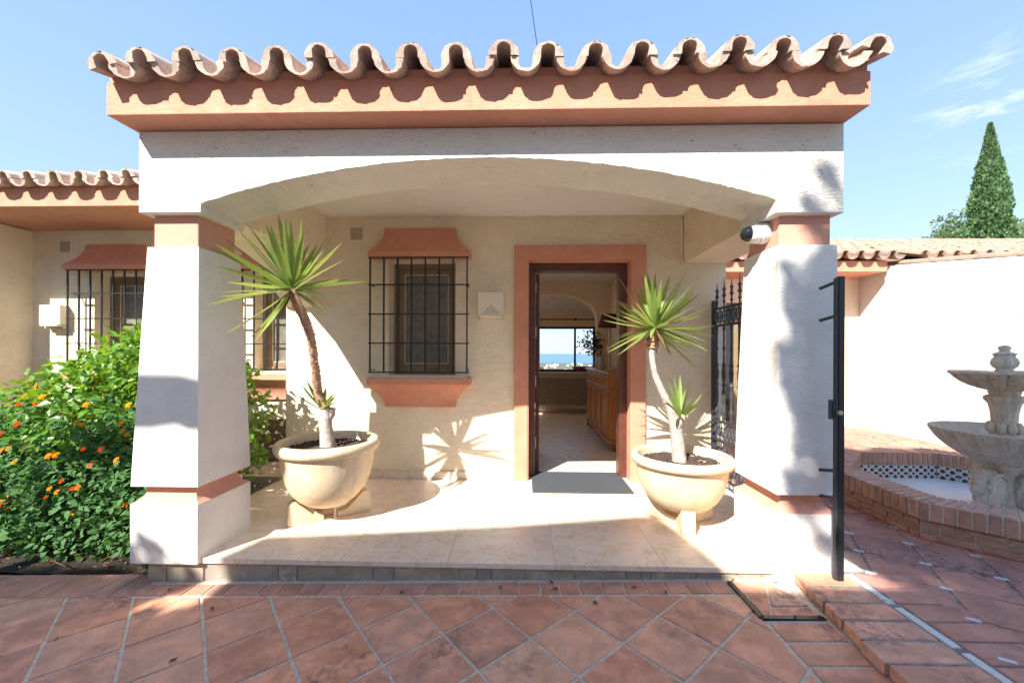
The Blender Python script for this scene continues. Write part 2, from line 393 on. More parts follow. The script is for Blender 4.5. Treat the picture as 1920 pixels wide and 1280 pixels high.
def wall_grid(x0, x1, z0, z1, holes, y0, y1, axis='y'):
    xs = sorted({x0, x1, *[h[0] for h in holes], *[h[1] for h in holes]}); zs = sorted({z0, z1, *[h[2] for h in holes], *[h[3] for h in holes]})
    solid = lambda i, j: 0 <= i < len(xs)-1 and 0 <= j < len(zs)-1 and not any(h[0] <= xs[i]+1e-6 and xs[i+1] <= h[1]+1e-6 and h[2] <= zs[j]+1e-6 and zs[j+1] <= h[3]+1e-6 for h in holes)
    V = {}; mb = MB()
    def vid(i, j, y):
        k = (i, j, y)
        if k not in V:
            V[k] = len(mb.v); mb.v.append((xs[i], y, zs[j]) if axis == 'y' else (y, xs[i], zs[j]))
        return V[k]
    for i in range(len(xs)-1):
        for j in range(len(zs)-1):
            if not solid(i, j): continue
            mb.f.append((vid(i,j,y0), vid(i+1,j,y0), vid(i+1,j+1,y0), vid(i,j+1,y0)))
            mb.f.append((vid(i,j+1,y1), vid(i+1,j+1,y1), vid(i+1,j,y1), vid(i,j,y1)))
            for (a, b_, p, q) in ((i-1,j,(i,j),(i,j+1)), (i+1,j,(i+1,j+1),(i+1,j)), (i,j-1,(i+1,j),(i,j)), (i,j+1,(i,j+1),(i+1,j+1))):
                if not solid(a, b_): mb.f.append((vid(*p,y0), vid(*q,y0), vid(*q,y1), vid(*p,y1)))
    return mb
def clip(poly, a, b, c):
    """keep a*x+b*y<=c"""
    out = []
    for i in range(len(poly)):
        p, q = poly[i], poly[(i+1) % len(poly)]; dp = a*p[0]+b*p[1]-c; dq = a*q[0]+b*q[1]-c
        if dp <= 0: out.append(p)
        if dp*dq < 0: t_ = dp/(dp-dq); out.append((p[0]+(q[0]-p[0])*t_, p[1]+(q[1]-p[1])*t_))
    return out
def area(poly): return abs(sum(poly[i][0]*poly[(i+1) % len(poly)][1]-poly[(i+1) % len(poly)][0]*poly[i][1] for i in range(len(poly))))/2
def shrink(poly, d):
    cx = sum(p[0] for p in poly)/len(poly); cy = sum(p[1] for p in poly)/len(poly); out = []; n = len(poly)
    sg = 1 if sum(poly[i][0]*poly[(i+1) % n][1]-poly[(i+1) % n][0]*poly[i][1] for i in range(n)) > 0 else -1
    for i in range(n):
        p0 = Vector(poly[i-1]); p = Vector(poly[i]); p1 = Vector(poly[(i+1) % n])
        e0 = (p-p0); e1 = (p1-p)
        if e0.length < 1e-5 or e1.length < 1e-5: continue
        e0.normalize(); e1.normalize()
        n0 = Vector((-e0.y, e0.x))*sg; n1 = Vector((-e1.y, e1.x))*sg; b_ = (n0+n1); k = b_.length_squared/2
        if k < .05: continue
        out.append(tuple(p + b_*d/k))
    return out
def slab(poly, zf, thick=.014, jitter=0, bev=.003):
    """flat piece on a plane z=zf(x,y) with softened upper edge"""
    dz = R.uniform(-jitter, jitter); tx = R.uniform(-jitter, jitter)*2; ty = R.uniform(-jitter, jitter)*2
    cx = sum(p[0] for p in poly)/len(poly); cy = sum(p[1] for p in poly)/len(poly)
    z = lambda p, o: zf(*p)+o+dz+(p[0]-cx)*tx+(p[1]-cy)*ty
    inn = shrink(poly, bev)
    if len(inn) != len(poly): inn = [((p[0]-cx)*.985+cx, (p[1]-cy)*.985+cy) for p in poly]
    mb = MB(); mb.rings([[(*p, z(p, -thick)) for p in poly], [(*p, z(p, -bev)) for p in poly], [(*p, z(p, 0)) for p in inn]])
    return mb
def wob(poly, n=2, amt=.0015):
    out = []
    for i in range(len(poly)):
        p, q = Vector(poly[i]), Vector(poly[(i+1) % len(poly)])
        for k in range(n):
            v = p.lerp(q, k/n); out.append((v.x+R.uniform(-amt, amt), v.y+R.uniform(-amt, amt)))
    return out

# ------------------------------------------------------------------ terrain, sea, base ground
def GZ(x, y=0): return -.095+.0246*max(-3.4, min(x, 1.6))
mb = MB(); NX = 30; ys = [-40, -20, -6, 0, 6, 12, 13, 16, 22, 30, 50, 90, 180, 350, 700, 1200, 2400, 2440]
def tz(y):
    if y <= 13: return -.34
    if y < 700: return -.34-(y-13)*.0765
    return -53.5-min(1, (y-700)/400)*5.5
xs_ = [(-1+2*i/NX) for i in range(NX+1)]
for y in ys:
    for x in xs_:
        X = x*(30+max(0, y)*2.2); mb.v.append((X, y, tz(y)+(mn.noise(Vector((X*.01, y*.01, 0)))*5 if y > 180 else 0)))
for j in range(len(ys)-1):
    for i in range(NX): a = j*(NX+1)+i; mb.f.append((a, a+1, a+NX+2, a+NX+1))
tag(mb.build('terrain', M['hill']), kind='structure')
mb = MB(); mb.add([(-40000, 2300, -60), (40000, 2300, -60), (40000, 45000, -60), (-40000, 45000, -60)], [(0,1,2,3)])
tag(mb.build('sea', M['sea']), kind='structure')
mb = MB()
for k in range(110):
    x = R.uniform(-250, 500); y = R.uniform(700, 2300); s = R.uniform(5, 12); h = R.uniform(1, 6)
    mb.box(x-s/2, x+s/2, y-6, y+6, -62, -56+h)
tag(mb.build('coastal_town', M['plaster_bright']), 'distant white coastal town seen as one mass through the room window', 'town', kind='stuff')

mb = MB(); mb.add([(-6, -1.5, GZ(-3.4)-.006), (-3.4, -1.5, GZ(-3.4)-.006), (1.62, -1.5, GZ(1.6)-.006), (1.62, 2.416, GZ(1.6)-.006), (-3.4, 2.416, GZ(-3.4)-.006), (-6, 2.416, GZ(-3.4)-.006)], [(0,1,4,5),(1,2,3,4)])
patio = tag(mb.build('patio', M['mortar']), kind='structure')
# square tiles, laid almost diagonally
A = Vector((.19, -.22))*1.0; B = Vector((.226, .192)); O = Vector((.263, 2.041))
A = A.normalized()*.2915; B = Vector((-A.y, A.x)).normalized()*.2915; B = Vector((.762, .6475)).normalized()*.2925
for i in range(-13, 9):
    for j in range(-16, 8):
        c = O + A*i + B*j
        sq = [c+A*.027+B*.027, c+A*.973+B*.027, c+A*.973+B*.973, c+A*.027+B*.973]
        poly = [(p.x, p.y) for p in sq]
        poly = clip(poly, 0, 1, 2.172)
        if len(poly) > 2: poly = clip(poly, 1, 0, 1.165)
        if len(poly) > 2: poly = clip(poly, 0, -1, -.75)
        if len(poly) > 2: poly = clip(poly, -1, 0, 3.6)
        if len(poly) < 3 or area(poly) < .0007: continue
        if min(p[1] for p in poly) > 2.172: continue
        poly = wob(poly)
        slab(poly, GZ, .014, .0012, .003).build('floor_tile', M['floor_tile'], patio, smooth=30)
# brick edging
x = -2.25
while x < 1.16:
    w_ = R.uniform(.105, .125) if R.random() > .12 else .2
    p = [(x+.006, 2.192), (x+w_-.006, 2.192), (x+w_-.006, 2.30), (x+.006, 2.30)]
    slab(wob(p, 1, .002), GZ, .014, .0012, .0025).build('brick', M['edging'] if False else M['brick_edge'], patio, smooth=30); x += w_
x = -4.4
while x < -2.28:
    w_ = R.uniform(.115, .13)
    slab(wob([(x+.006, 2.178), (x+w_-.006, 2.178), (x+w_-.006, 2.41), (x+.006, 2.41)], 1, .003), GZ, .014, .0018, .0025).build('brick', M['brick_edge'], patio, smooth=30); x += w_
# cross bricks beside the terrace step
y = 1.955
while y > .8:
    h = R.uniform(.13, .15)
    slab(wob([(1.185, y-h+.008), (1.455, y-h+.008), (1.46, y-.008), (1.185, y-.008)], 1, .003), GZ, .014, .0015, .003).build('brick', M['floor_tile'], patio, smooth=30); y -= h
# soil bed
mb = MB(); n = 40
for j in range(25):
    for i in range(n+1):
        X = -6.2+i*(4.0/n); Y = 2.425+j*.1; X = min(X, -2.34 if Y > 2.3 else X)
        mb.v.append((X, Y, -.17+.05*mn.noise(Vector((X*3, Y*3, 0)))+.03*mn.noise(Vector((X*11, Y*11, 4)))+.02*j*.1))
for j in range(24):
    for i in range(n): a = j*(n+1)+i; mb.f.append((a, a+1, a+n+2, a+n+1))
tag(mb.build('planting_soil', M['earth'], smooth=60), kind='structure')

mb = MB(); lr = random.Random(77)
for k in range(420):
    c = Vector((lr.uniform(-3.9, -2.36), lr.uniform(2.44, 2.95), 0)); c.z = -.17+.05*mn.noise(Vector((c.x*3, c.y*3, 0)))+.03*mn.noise(Vector((c.x*11, c.y*11, 4)))+.012
    a = Vector((lr.gauss(0, 1), lr.gauss(0, 1), lr.gauss(0, .3))).normalized(); b_ = a.cross(Vector((lr.gauss(0, .4), lr.gauss(0, .4), 1))).normalized(); q_ = lr.uniform(.006, .02)
    mb.add([c-a*q_, c-b_*q_*.35, c+a*q_, c+b_*q_*.35+Vector((0, 0, .004))], [(0,1,2,3)])
for k in range(14):
    c = Vector((lr.uniform(-3.6, -2.5), lr.uniform(2.46, 2.8), -.145)); a = Vector((lr.gauss(0, 1), lr.gauss(0, .5), lr.gauss(0, .1))).normalized()*lr.uniform(.05, .16); mb.tube([c-a, c+Vector((0, 0, .01)), c+a], .003, 4)
tag(mb.build('leaf_litter', M['dry_leaf'], fix=False), 'brown leaf litter and twigs lying on the dark soil under the lantana', 'leaf litter', kind='stuff')

# terrace on the right
EX = lambda y: 1.43+(y-1.53)*.118
mb = MB(); mb.prism([(EX(-1)+.014, -1), (9, -1), (9, 7.2), (1.80, 7.2), (1.80, 2.29), (EX(2.29)+.014, 2.29)], -.35, -.006, 'z')
terr = tag(mb.build('terrace', M['mortar_dark']), kind='structure')
flat = lambda x, y: 0.0
y = 2.285
while y > .7:
    h = R.uniform(.125, .14); x0 = EX(y-h/2); j = R.uniform(-.01, .01)
    if y-h < 2.2 or True:
        mb = slab(wob([(x0-.006+j, y-h+.007), (1.785, y-h+.007), (1.785, y-.007), (x0+.008+j, y-.007)], 1, .003), flat, .05, .0015, .004)
        mb.build('brick', M['floor_tile'], terr, smooth=30)
    slab(wob([(1.85, y-h+.004), (2.13, y-h+.004), (2.13, y-.010), (1.85, y-.010)], 1, .003), flat, .014, .0015, .003).build('brick', M['terrace_tile'], terr, smooth=30)
    y -= h
y = 2.28
while y > .7:
    h = .275; slab([(1.797, y-h+.012), (1.834, y-h+.012), (1.834, y), (1.797, y)], flat, .014, .0005, .002).build('marble_strip', M['marble_white'], terr); y -= h+.02
U = Vector((.263, -.145)).normalized()*.300; W = Vector((U.y*-1, U.x)).normalized()*.286
OC = (3.71, 3.18)
for i in range(-10, 22):
    for j in range(-12, 18):
        c = Vector((2.496, 2.651)) + U*i + W*j
        sq = [c+U*.02+W*.02, c+U*.98+W*.02, c+U*.98+W*.98, c+U*.02+W*.98]; poly = [(p.x, p.y) for p in sq]
        for cc in ((-1, 0, -2.14) if False else (-1, -.28, -2.62), (1, 0, 5.69), (0, 1, 6.88), (0, -1, -.9)):
            if len(poly) > 2: poly = clip(poly, *cc)
        if len(poly) > 2: poly = clip(poly, -1, 0, -1.96)
        if len(poly) < 3 or area(poly) < .002: continue
        cx = sum(p[0] for p in poly)/len(poly); cy = sum(p[1] for p in poly)/len(poly)
        if max(abs(cx-OC[0]), abs(cy-OC[1]), (abs(cx-OC[0])+abs(cy-OC[1]))*.7071) < .85: continue
        if cx/cy > 1.9 or cx/cy < .3: continue
        slab(wob(poly, 1, .003), flat, .014, .0012, .003).build('floor_tile', M['terrace_tile'], terr, smooth=30)
        if cy < 3.6 and cx > 2.05:
            p0 = c + U*(-.02); q = [p0-U*.085-W*.038, p0+U*.085-W*.038, p0+U*.085+W*.034, p0-U*.085+W*.034]
            MB().rings([[(p.x, p.y, -.01) for p in q], [(p.x, p.y, .0022) for p in q]]).build('marble_inset', M['marble_white'], terr)

# ------------------------------------------------------------------ porch floor and riser
pf = tag(MB().box(-2.25, 1.79, 2.352, 3.86, -.34, -.032).build('porch_floor', M['mortar_dark']), kind='structure')
xsl = [-2.33, -1.70, -1.07, -.44, .19, .82, 1.45, 1.93]; ysl = [2.318, 2.90, 3.48, 3.866]
for i in range(len(xsl)-1):
    for j in range(3):
        MB().box(xsl[i]+.0006, xsl[i+1]-.0006, ysl[j]+(.0006 if j else 0), ysl[j+1]-.0006, -.030, 0).build('marble_slab', M['marble'], pf, bevel=.0012, seg=1)
MB().box(-2.33, -.09, 3.848, 3.868, .0005, .072).build('skirting', M['marble'], pf, bevel=.002)
MB().box(1.168, 1.93, 3.848, 3.868, .0005, .072).build('skirting', M['marble'], pf, bevel=.002)
rx = [-2.25, -2.13, -1.90, -1.45, -1.335, -.88, -.755, -.545, -.37, -.27, -.18, .01, .30, .60, .69, .74, 1.0, 1.155, 1.235, 1.52]
for a, b_ in zip(rx, rx[1:]):
    q = .004
    tp = R.uniform(-.012, .012); MB().prism([(a+q, GZ(a)-.02), (b_-q, GZ(b_)-.02), (b_-q+tp*.4, -.036), (a+q+tp*.3, -.036)], 2.334+R.uniform(-.002, .002), 2.36, 'y').build('stone', M['slate'], pf, bevel=.002, seg=1)
MB().box(-2.249, 1.52, 2.343, 2.352, GZ(-2.25)-.05, -.033).build('mortar_bed', M['mortar'], pf)

# ------------------------------------------------------------------ entrance porch
P = Th('entrance_porch', 'cream plastered entrance porch with segmental arch, battered pillars and clay tile eave', 'porch', (-.25, 2.3, 0))
def loft(secs):
    """rectangular sections (z, x0,x1,y0,y1)"""
    mb = MB(); mb.rings([[(x0,y0,z),(x1,y0,z),(x1,y1,z),(x0,y1,z)] for z, x0, x1, y0, y1 in secs]); return mb
def pillar(x0, x1, low, ty, mirror):
    s = 1
    tl, tr = ((.052, .04) if not mirror else (.035, -.03))
    sh = P.part(loft([(.425, x0, x1, 2.295, 2.75), (.9, x0+tl*.33, x1-tr*.33, 2.31, 2.737), (1.4, x0+tl*.68, x1-tr*.68, 2.326, 2.718), (1.85, x0+tl, x1-tr, 2.342, 2.70)]), 'pillar', 'plaster_white', bevel=.006)
    P.sub(loft([(low, x0, x1, 2.293, 2.752), (.322, x0, x1, 2.293, 2.752)]), 'base', 'plaster_white', sh, bevel=.006)
    secs = []
    for k in range(9):
        a = k/8; z = .424 - a*.102
        ins = .052 if a < .35 else .052*(1-((a-.35)/.65)**2.2)
        if k == 0: ins = .04
        secs.append((z, x0+ins, x1-ins, 2.295+ins, 2.75-ins))
    P.sub(loft(secs[::-1]), 'band_groove', 'ochre_pale', sh, smooth=40)
    P.sub(loft([(1.85, x0+tl+.035, x1-tr-.01, 2.352, 2.66), (2.042, x0+tl+.035, x1-tr-.01, 2.352, 2.66)]) if not mirror else
          loft([(1.85, 1.475, 1.765, 2.352, 2.66), (2.042, 1.475, 1.765, 2.352, 2.66)]), 'neck', 'ochre_pale', sh, bevel=.006)
    return sh
pillar(-2.315, -1.905, -.028, 0, False)
pillar(1.430, 1.770, -.1, 0, True)
# lintel with segmental arch
ax0, ax1, asp, acr = -1.90, 1.425, 2.092, 2.343
hw = (ax1-ax0)/2; cxm = (ax0+ax1)/2; rise = acr-asp; rad = (hw*hw+rise*rise)/(2*rise)
N = 110; arc = [(ax0+(ax1-ax0)*i/N, (R.uniform(-.0022, .0022)+.003*mn.noise(Vector((i*.4, 0, 0))) if 0 < i < N else 0)+acr-rad+sqrt(rad*rad-(ax0+(ax1-ax0)*i/N-cxm)**2)) for i in range(N+1)]
def lint():
    zb0, zb1, zt = 2.040, 2.016, 2.52; mb = MB(); bot = [(-2.275, zb0), (ax0, zb0)] + arc + [(ax1, zb1), (1.80, zb1)]
    bot = [bot[0], bot[1]] + [(x, z) for x, z in arc] + bot[-2:]
    cols_ = [(x, z) for x, z in bot]
    y0, y1 = 2.300, 2.670; n = len(cols_)
    vs = []
    for x, z in cols_: vs += [(x, y0, z), (x, y0, zt), (x, y1, zt), (x, y1, z)]
    fs = [(0, 3, 2, 1), (4*(n-1), 4*(n-1)+1, 4*(n-1)+2, 4*(n-1)+3)]
    for i in range(n-1):
        a, b2 = 4*i, 4*(i+1)
        if abs(cols_[i][0]-cols_[i+1][0]) < 1e-6:
            fs.append((a, b2, b2+3, a+3)) if False else fs.append((a, a+3, b2+3, b2)); continue
        fs += [(a, b2, b2+1, a+1), (a+1, b2+1, b2+2, a+2), (a+2, b2+2, b2+3, a+3), (a+3, b2+3, b2, a)]
    # merge duplicated top vertices at the jumps
    mb.add(vs, fs); return mb
lo = P.part(lint(), 'arched_lintel', 'plaster_rough')
bm = bmesh.new(); bm.from_mesh(lo.data); bmesh.ops.remove_doubles(bm, verts=bm.verts, dist=1e-5); bmesh.ops.recalc_face_normals(bm, faces=bm.faces); bm.to_mesh(lo.data); bm.free()
lo.modifiers.new('bevel', 'BEVEL').width = .004; lo.modifiers['bevel'].limit_method = 'ANGLE'
P.part(MB().box(-2.33, -1.93, 2.672, 3.868, 2.10, 2.545), 'side_beam', 'plaster_cream')
P.part(MB().box(1.53, 1.93, 2.672, 3.868, 2.085, 2.545), 'side_beam', 'plaster_cream')
# sloping haunch where the left beam meets the house wall
P.part(MB().prism([(3.12, 2.099), (3.52, 1.985), (3.66, 1.83), (3.80, 1.70), (3.867, 1.66), (3.867, 2.099)], -2.33, -2.06, 'x'), 'beam_haunch', 'plaster_cream')
P.part(MB().box(-1.928, 1.528, 2.672, 3.868, 2.545, 2.60), 'ceiling', 'ceiling')
cor = MB().prism([(2.14, 2.522), (2.14, 2.70), (2.75, 2.88), (2.75, 2.524), (2.298, 2.524)], -2.30, 1.81, 'x')
P.part(cor, 'cornice', 'ochre', bevel=.004)
rf = P.part(MB().prism([(2.76, 2.604), (2.76, 2.86), (4.35, 3.35), (4.9, 3.17), (4.9, 2.604)], -2.30, 1.90, 'x'), 'roof', 'roof_tile')
P.part(MB().box(-2.29, 1.80, 2.15, 2.40, 2.7005, 2.752), 'tile_bedding', 'ochre')
# barrel tiles
def tile_mesh(name, up, r0=.077, r1=.066, ln=.46, n=16, seed=0, vs=.86, t0=.011, t1=.030):
    """half-barrel tile along +Y, wide end at the front; the legs are thicker than the crest"""
    rr = random.Random(seed); mb = MB(); rings = []
    ncs = 7; wv = [1+rr.uniform(-.022, .022) for k in range(n+1)]; chip = rr.randrange(2, n-1)
    for j in range(ncs):
        f = j/(ncs-1); r = r0+(r1-r0)*f; ring = []
        for k in range(n+1):
            a = pi*k/n; q = r*(1+(wv[k]-1)*(1 if j == 0 else .4))
            ring.append((q*cos(a), f*ln + (rr.uniform(-.004, .003) if j == 0 else 0) + (.009 if j == 0 and k == chip else 0), q*sin(a)*vs))
        for k in range(n, -1, -1):
            a = pi*k/n; th = t0+t1*abs(cos(a))**1.4; q = r-th
            ring.append((q*cos(a), f*ln + (rr.uniform(-.002, .003) if j == 0 else 0), max(0, (r-t0)*vs*sin(a)-.004*abs(cos(a))) if k not in (0, n) else 0))
        rings.append(ring)
    mb.rings(rings)
    if not up: mb.v = [(x, y, -z) for x, y, z in mb.v]
    return mb
PITCH = .2345
def tile_set(mat, nv=5, **k):
    return ([tile_mesh('roof_tile', True, seed=i, **k).mesh('roof_tile', M[mat], 40) for i in range(nv)],
            [tile_mesh('roof_tile', False, seed=20+i, **k).mesh('roof_tile', M[mat], 40) for i in range(nv)])
COV, CHA = tile_set('roof_tile')
def put_tile(me, x, y, z, slope, parent, root=None, yaw=0, roll=0, name='roof_tile'):
    o = bpy.data.objects.new(name, me); col.objects.link(o); o.parent = parent
    o.matrix_local = Matrix.Translation((x, y, z)) @ Matrix.Rotation(yaw, 4, 'Z') @ Matrix.Rotation(slope, 4, 'X') @ Matrix.Rotation(roll, 4, 'Y'); return o
SL = math.atan(.30)
def eave(x_first, ncov, ytip, zval, parent, courses=2, slope=SL, first_ch=True, last_ch=True):
    """zval = underside of the channel tiles at the tip"""
    for c in range(courses):
        dy = c*.36*cos(slope); dz = c*.36*sin(slope) + c*.004
        for i in range(-1 if first_ch else 0, ncov if last_ch else ncov-1):
            put_tile(R.choice(CHA), x_first+PITCH*(i+.5)+R.uniform(-.004, .004), ytip+dy+R.uniform(-.006, .006), zval+.066+dz, slope+R.uniform(-.01, .01), parent, yaw=R.uniform(-.02, .02))
        for i in range(ncov):
            put_tile(R.choice(COV), x_first+PITCH*i+R.uniform(-.006, .006), ytip+dy+R.uniform(-.014, .010), zval+.0665+dz+R.uniform(-.004, .005), slope+R.uniform(-.01, .01), parent, yaw=R.uniform(-.025, .025), roll=R.uniform(-.04, .04))
X1 = -1.985
eave(X1, 16, 2.03, 2.660, rf, 2)
for c in range(2):
    put_tile(COV[0], X1-PITCH*.93, 2.03+c*.34, 2.712+c*.11, SL, rf, roll=-.22, yaw=.03); put_tile(COV[1], X1+PITCH*15+PITCH*.90, 2.03+c*.34, 2.728+c*.11, SL, rf, roll=.28, yaw=-.05)

# ------------------------------------------------------------------ main house
H = Th('villa', 'cream plastered single storey villa behind the porch with barred windows and ochre trim', 'house', (-1.5, 3.9, 0))
def recess(h): return h
WF = (-1.315, -.66, 1.005, 2.12)      # front window opening
DO = (.045, 1.03, -.3, 2.13)          # doorway
bw = wall_grid(-2.33, 1.93, -.3, 2.60, [WF, DO], 3.87, 4.12)
H.part(bw, 'wall', 'plaster_cream')
H.part(MB().box(-2.33, -2.10, 4.122, 4.398, -.3, 2.6), 'wall', 'plaster_cream')
W1 = (-4.86, -4.28, 1.005, 2.10); W2 = (-3.03, -2.42, 1.005, 2.10)
H.part(wall_grid(-5.58, -2.05, .478, 2.72, [W1, W2], 4.40, 4.62), 'wall', 'plaster_cream')
H.part(MB().box(-5.84, -5.58, 4.09, 4.62, -.3, 2.58), 'wall', 'plaster_cream')
H.part(MB().box(-5.578, -2.102, 4.392, 4.62, -.3, .476), 'plinth', 'brown_stone')
H.part(MB().box(1.60, 1.93, 4.122, 8.3, -.3, 2.6), 'wall', 'plaster_cream')
# left eave
H.part(MB().box(-7.9, -2.32, 3.66, 3.9, 2.7655, 2.815), 'tile_bedding', 'ochre')
H.part(MB().prism([(3.65, 2.590), (3.65, 2.765), (4.62, 3.06), (4.62, 2.722), (4.398, 2.722), (4.398, 2.590)], -8.0, -2.31, 'x'), 'cornice', 'ochre', bevel=.003)
hr = H.part(MB().prism([(4.622, 2.75), (4.622, 3.05), (5.0, 3.165), (5.0, 2.75)], -8.0, -2.31, 'x').prism([(5.001, 2.75), (5.001, 3.165), (6.6, 3.65), (6.6, 2.75)], -8.0, -3.3, 'x'), 'roof', 'roof_tile')  # roof cut back over an added open court that feeds daylight indoors
eave(-2.42-PITCH*13, 14, 3.535, 2.738, hr, 3)
# interior shell
H.part(wall_grid(4.122, 6.9, 0, 2.451, [(4.9, 6.5, 0, 2.2)], -1.0, -.9, 'x'), 'room_wall', 'room_wall')  # opening added so daylight from the open court brightens the hall
H.part(MB().box(1.50, 1.598, 4.122, 6.9, 0, 2.45), 'room_wall', 'room_wall')
H.part(MB().box(-1.0, 1.598, 4.122, 7.0, 2.452, 2.50), 'room_ceiling', 'room_ceiling')
H.part(MB().box(-3.2, 1.598, 3.868, 8.5, -.32, -.001), 'room_floor', 'marble')
def archwall():
    x0, x1, sp, cr = -.95, 1.27, 1.72, 2.25; cx = (x0+x1)/2; h = (x1-x0)/2; pts = []
    for i in range(25):
        a = pi*(1-i/24); pts.append((cx+h*(abs(cos(a))**.72)*(1 if cos(a) > 0 else -1), sp+(cr-sp)*max(0, sin(a))**.72))
    mb = MB()
    mb.box(-3.2, x0, 6.902, 7.1, 0, 2.60); mb.box(x1, 1.598, 6.902, 7.1, 0, 2.60)
    for (a, b_) in zip(pts, pts[1:]):
        if b_[0]-a[0] > 1e-4: mb.prism([(a[0], a[1]), (b_[0], b_[1]), (b_[0], 2.60), (a[0], 2.60)], 6.902, 7.1, 'y')
    return mb
H.part(archwall(), 'arch_wall', 'room_wall')
H.part(MB().prism([(7.102, 2.42), (8.3, 2.045), (8.3, 2.6), (7.102, 2.6)], -.9, 1.598, 'x'), 'room_ceiling', 'room_ceiling')
FW = (.30, 1.50, .845, 1.775)
H.part(wall_grid(-3.2, 1.93, -.0, 2.6, [FW], 8.302, 8.5), 'far_wall', 'room_wall')
H.part(MB().box(-3.3, -3.202, 6.9, 8.5, 0, 2.6), 'room_wall', 'room_wall')
H.part(MB().box(-.9, 1.93, 4.62, 8.6, 2.61, 2.70), 'roof_deck', 'room_ceiling')  # deck stops short, leaving the unseen left side open to the sky for light
H.part(MB().box(.22, 1.59, 8.20, 8.31, .80, .842), 'window_sill', 'marble')
def frame(x0, x1, z0, z1, y0, y1, w_): 
    mb = MB(); mb.box(x0, x0+w_, y0, y1, z0, z1); mb.box(x1-w_, x1, y0, y1, z0, z1)
    mb.box(x0+w_, x1-w_, y0, y1, z0, z0+w_); mb.box(x0+w_, x1-w_, y0, y1, z1-w_, z1); return mb
wf_ = H.part(frame(.30, 1.50, .845, 1.775, 8.36, 8.41, .045).box(1.06, 1.10, 8.36, 8.41, .89, 1.73), 'window', 'iron')
for a, b_ in ((.345, 1.06), (1.10, 1.455)): H.sub(MB().box(a, b_, 8.38, 8.386, .89, 1.73), 'pane', 'glass', wf_)
H.part(MB().box(.24, 1.9, 8.24, 8.30, .60, .798), 'lattice_panel', 'room_wall') if False else None
# door surround, frame, door
H.part(wall_grid(-.087, 1.168, .0008, 2.256, [(.045, 1.03, -.3, 2.122)], 3.838, 3.8695), 'door_surround', 'ochre', bevel=.006)
rv = MB().box(.045, .053, 3.845, 4.0, .001, 2.12).box(1.022, 1.03, 3.845, 4.0, .001, 2.12).box(.053, 1.022, 3.845, 4.0, 2.112, 2.12)
H.part(rv, 'door_reveal', 'ochre')
df = MB().box(.054, .118, 3.965, 4.09, .001, 2.11).box(.945, 1.021, 3.965, 4.09, .001, 2.11).box(.118, .945, 3.965, 4.09, 2.035, 2.11)
df = H.part(df, 'door_frame', 'dark_wood', bevel=.004)
for z in (1.88, 1.43, .94, .32):
    H.sub(MB().box(.1185, .1215, 4.0, 4.04, z-.055, z+.055).lathe([(.007, z-.055), (.007, z+.055)], (.126, 4.045, 0), 8), 'hinge', 'brass', df)
dm = Matrix.Translation((.124, 4.09, 0)) @ Matrix.Rotation(radians(-2), 4, 'Z')
dr = H.part(MB().box(-.0, .04, .01, .84, .006, 2.03, dm), 'door', 'dark_wood', bevel=.004)
H.sub(MB().tube([dm @ Vector(p) for p in ((.04, .76, 1.04), (.085, .76, 1.04), (.085, .64, 1.04))], .009, 8).box(.04, .046, .74, .78, .95, 1.12, dm), 'handle', 'brass', dr)
# windows with grille, hood, sill
def flare(x0, x1, xt0, xt1, yw, proj, zlip0, zlip1, ztop, down=False):
    """lip block and a cavetto running to the wall"""
    sec = []; n = 9
    for k in range(n+1):
        a = k/n; f = 1-sin(a*pi/2)          # concave
        f = (1-a)**2.1
        sec.append((zlip1+(ztop-zlip1)*a, xt0+(x0-xt0)*f, xt1+(x1-xt1)*f, yw-.015-(proj-.015)*(.12+.88*f)))
    rings = [[(x0, yw-proj, zlip0), (x1, yw-proj, zlip0), (x1, yw, zlip0), (x0, yw, zlip0)]] + [[(a, d, z), (b_, d, z), (b_, yw, z), (a, yw, z)] for z, a, b_, d in sec]
    return MB().rings(rings)
def bars(x0, x1, yb, yw, z0, z1, nb, hz, over=.018, mat='iron', nm_='window_grille'):
    g = H.part(MB().box(x0-over, x1+over, yb-.007, yb+.007, z1-.010, z1), nm_, mat)
    for z in [z0]+hz: H.sub(MB().box(x0-over, x1+over, yb-.004, yb+.011, z, z+.012), 'bar', mat, g)
    for k in range(nb):
        x = x0+(x1-x0)*k/(nb-1); H.sub(MB().box(x-.0065, x+.0065, yb-.0055, yb+.0085, z0+.0125, z1-.0105), 'bar', mat, g)
    for z in (z0+.02, hz[0], hz[-1]):
        for x in (x0, x1): H.sub(MB().box(x-.005, x+.005, yb+.0125, yw+.01, z+.002, z+.010), 'wall_anchor', mat, g)
    return g
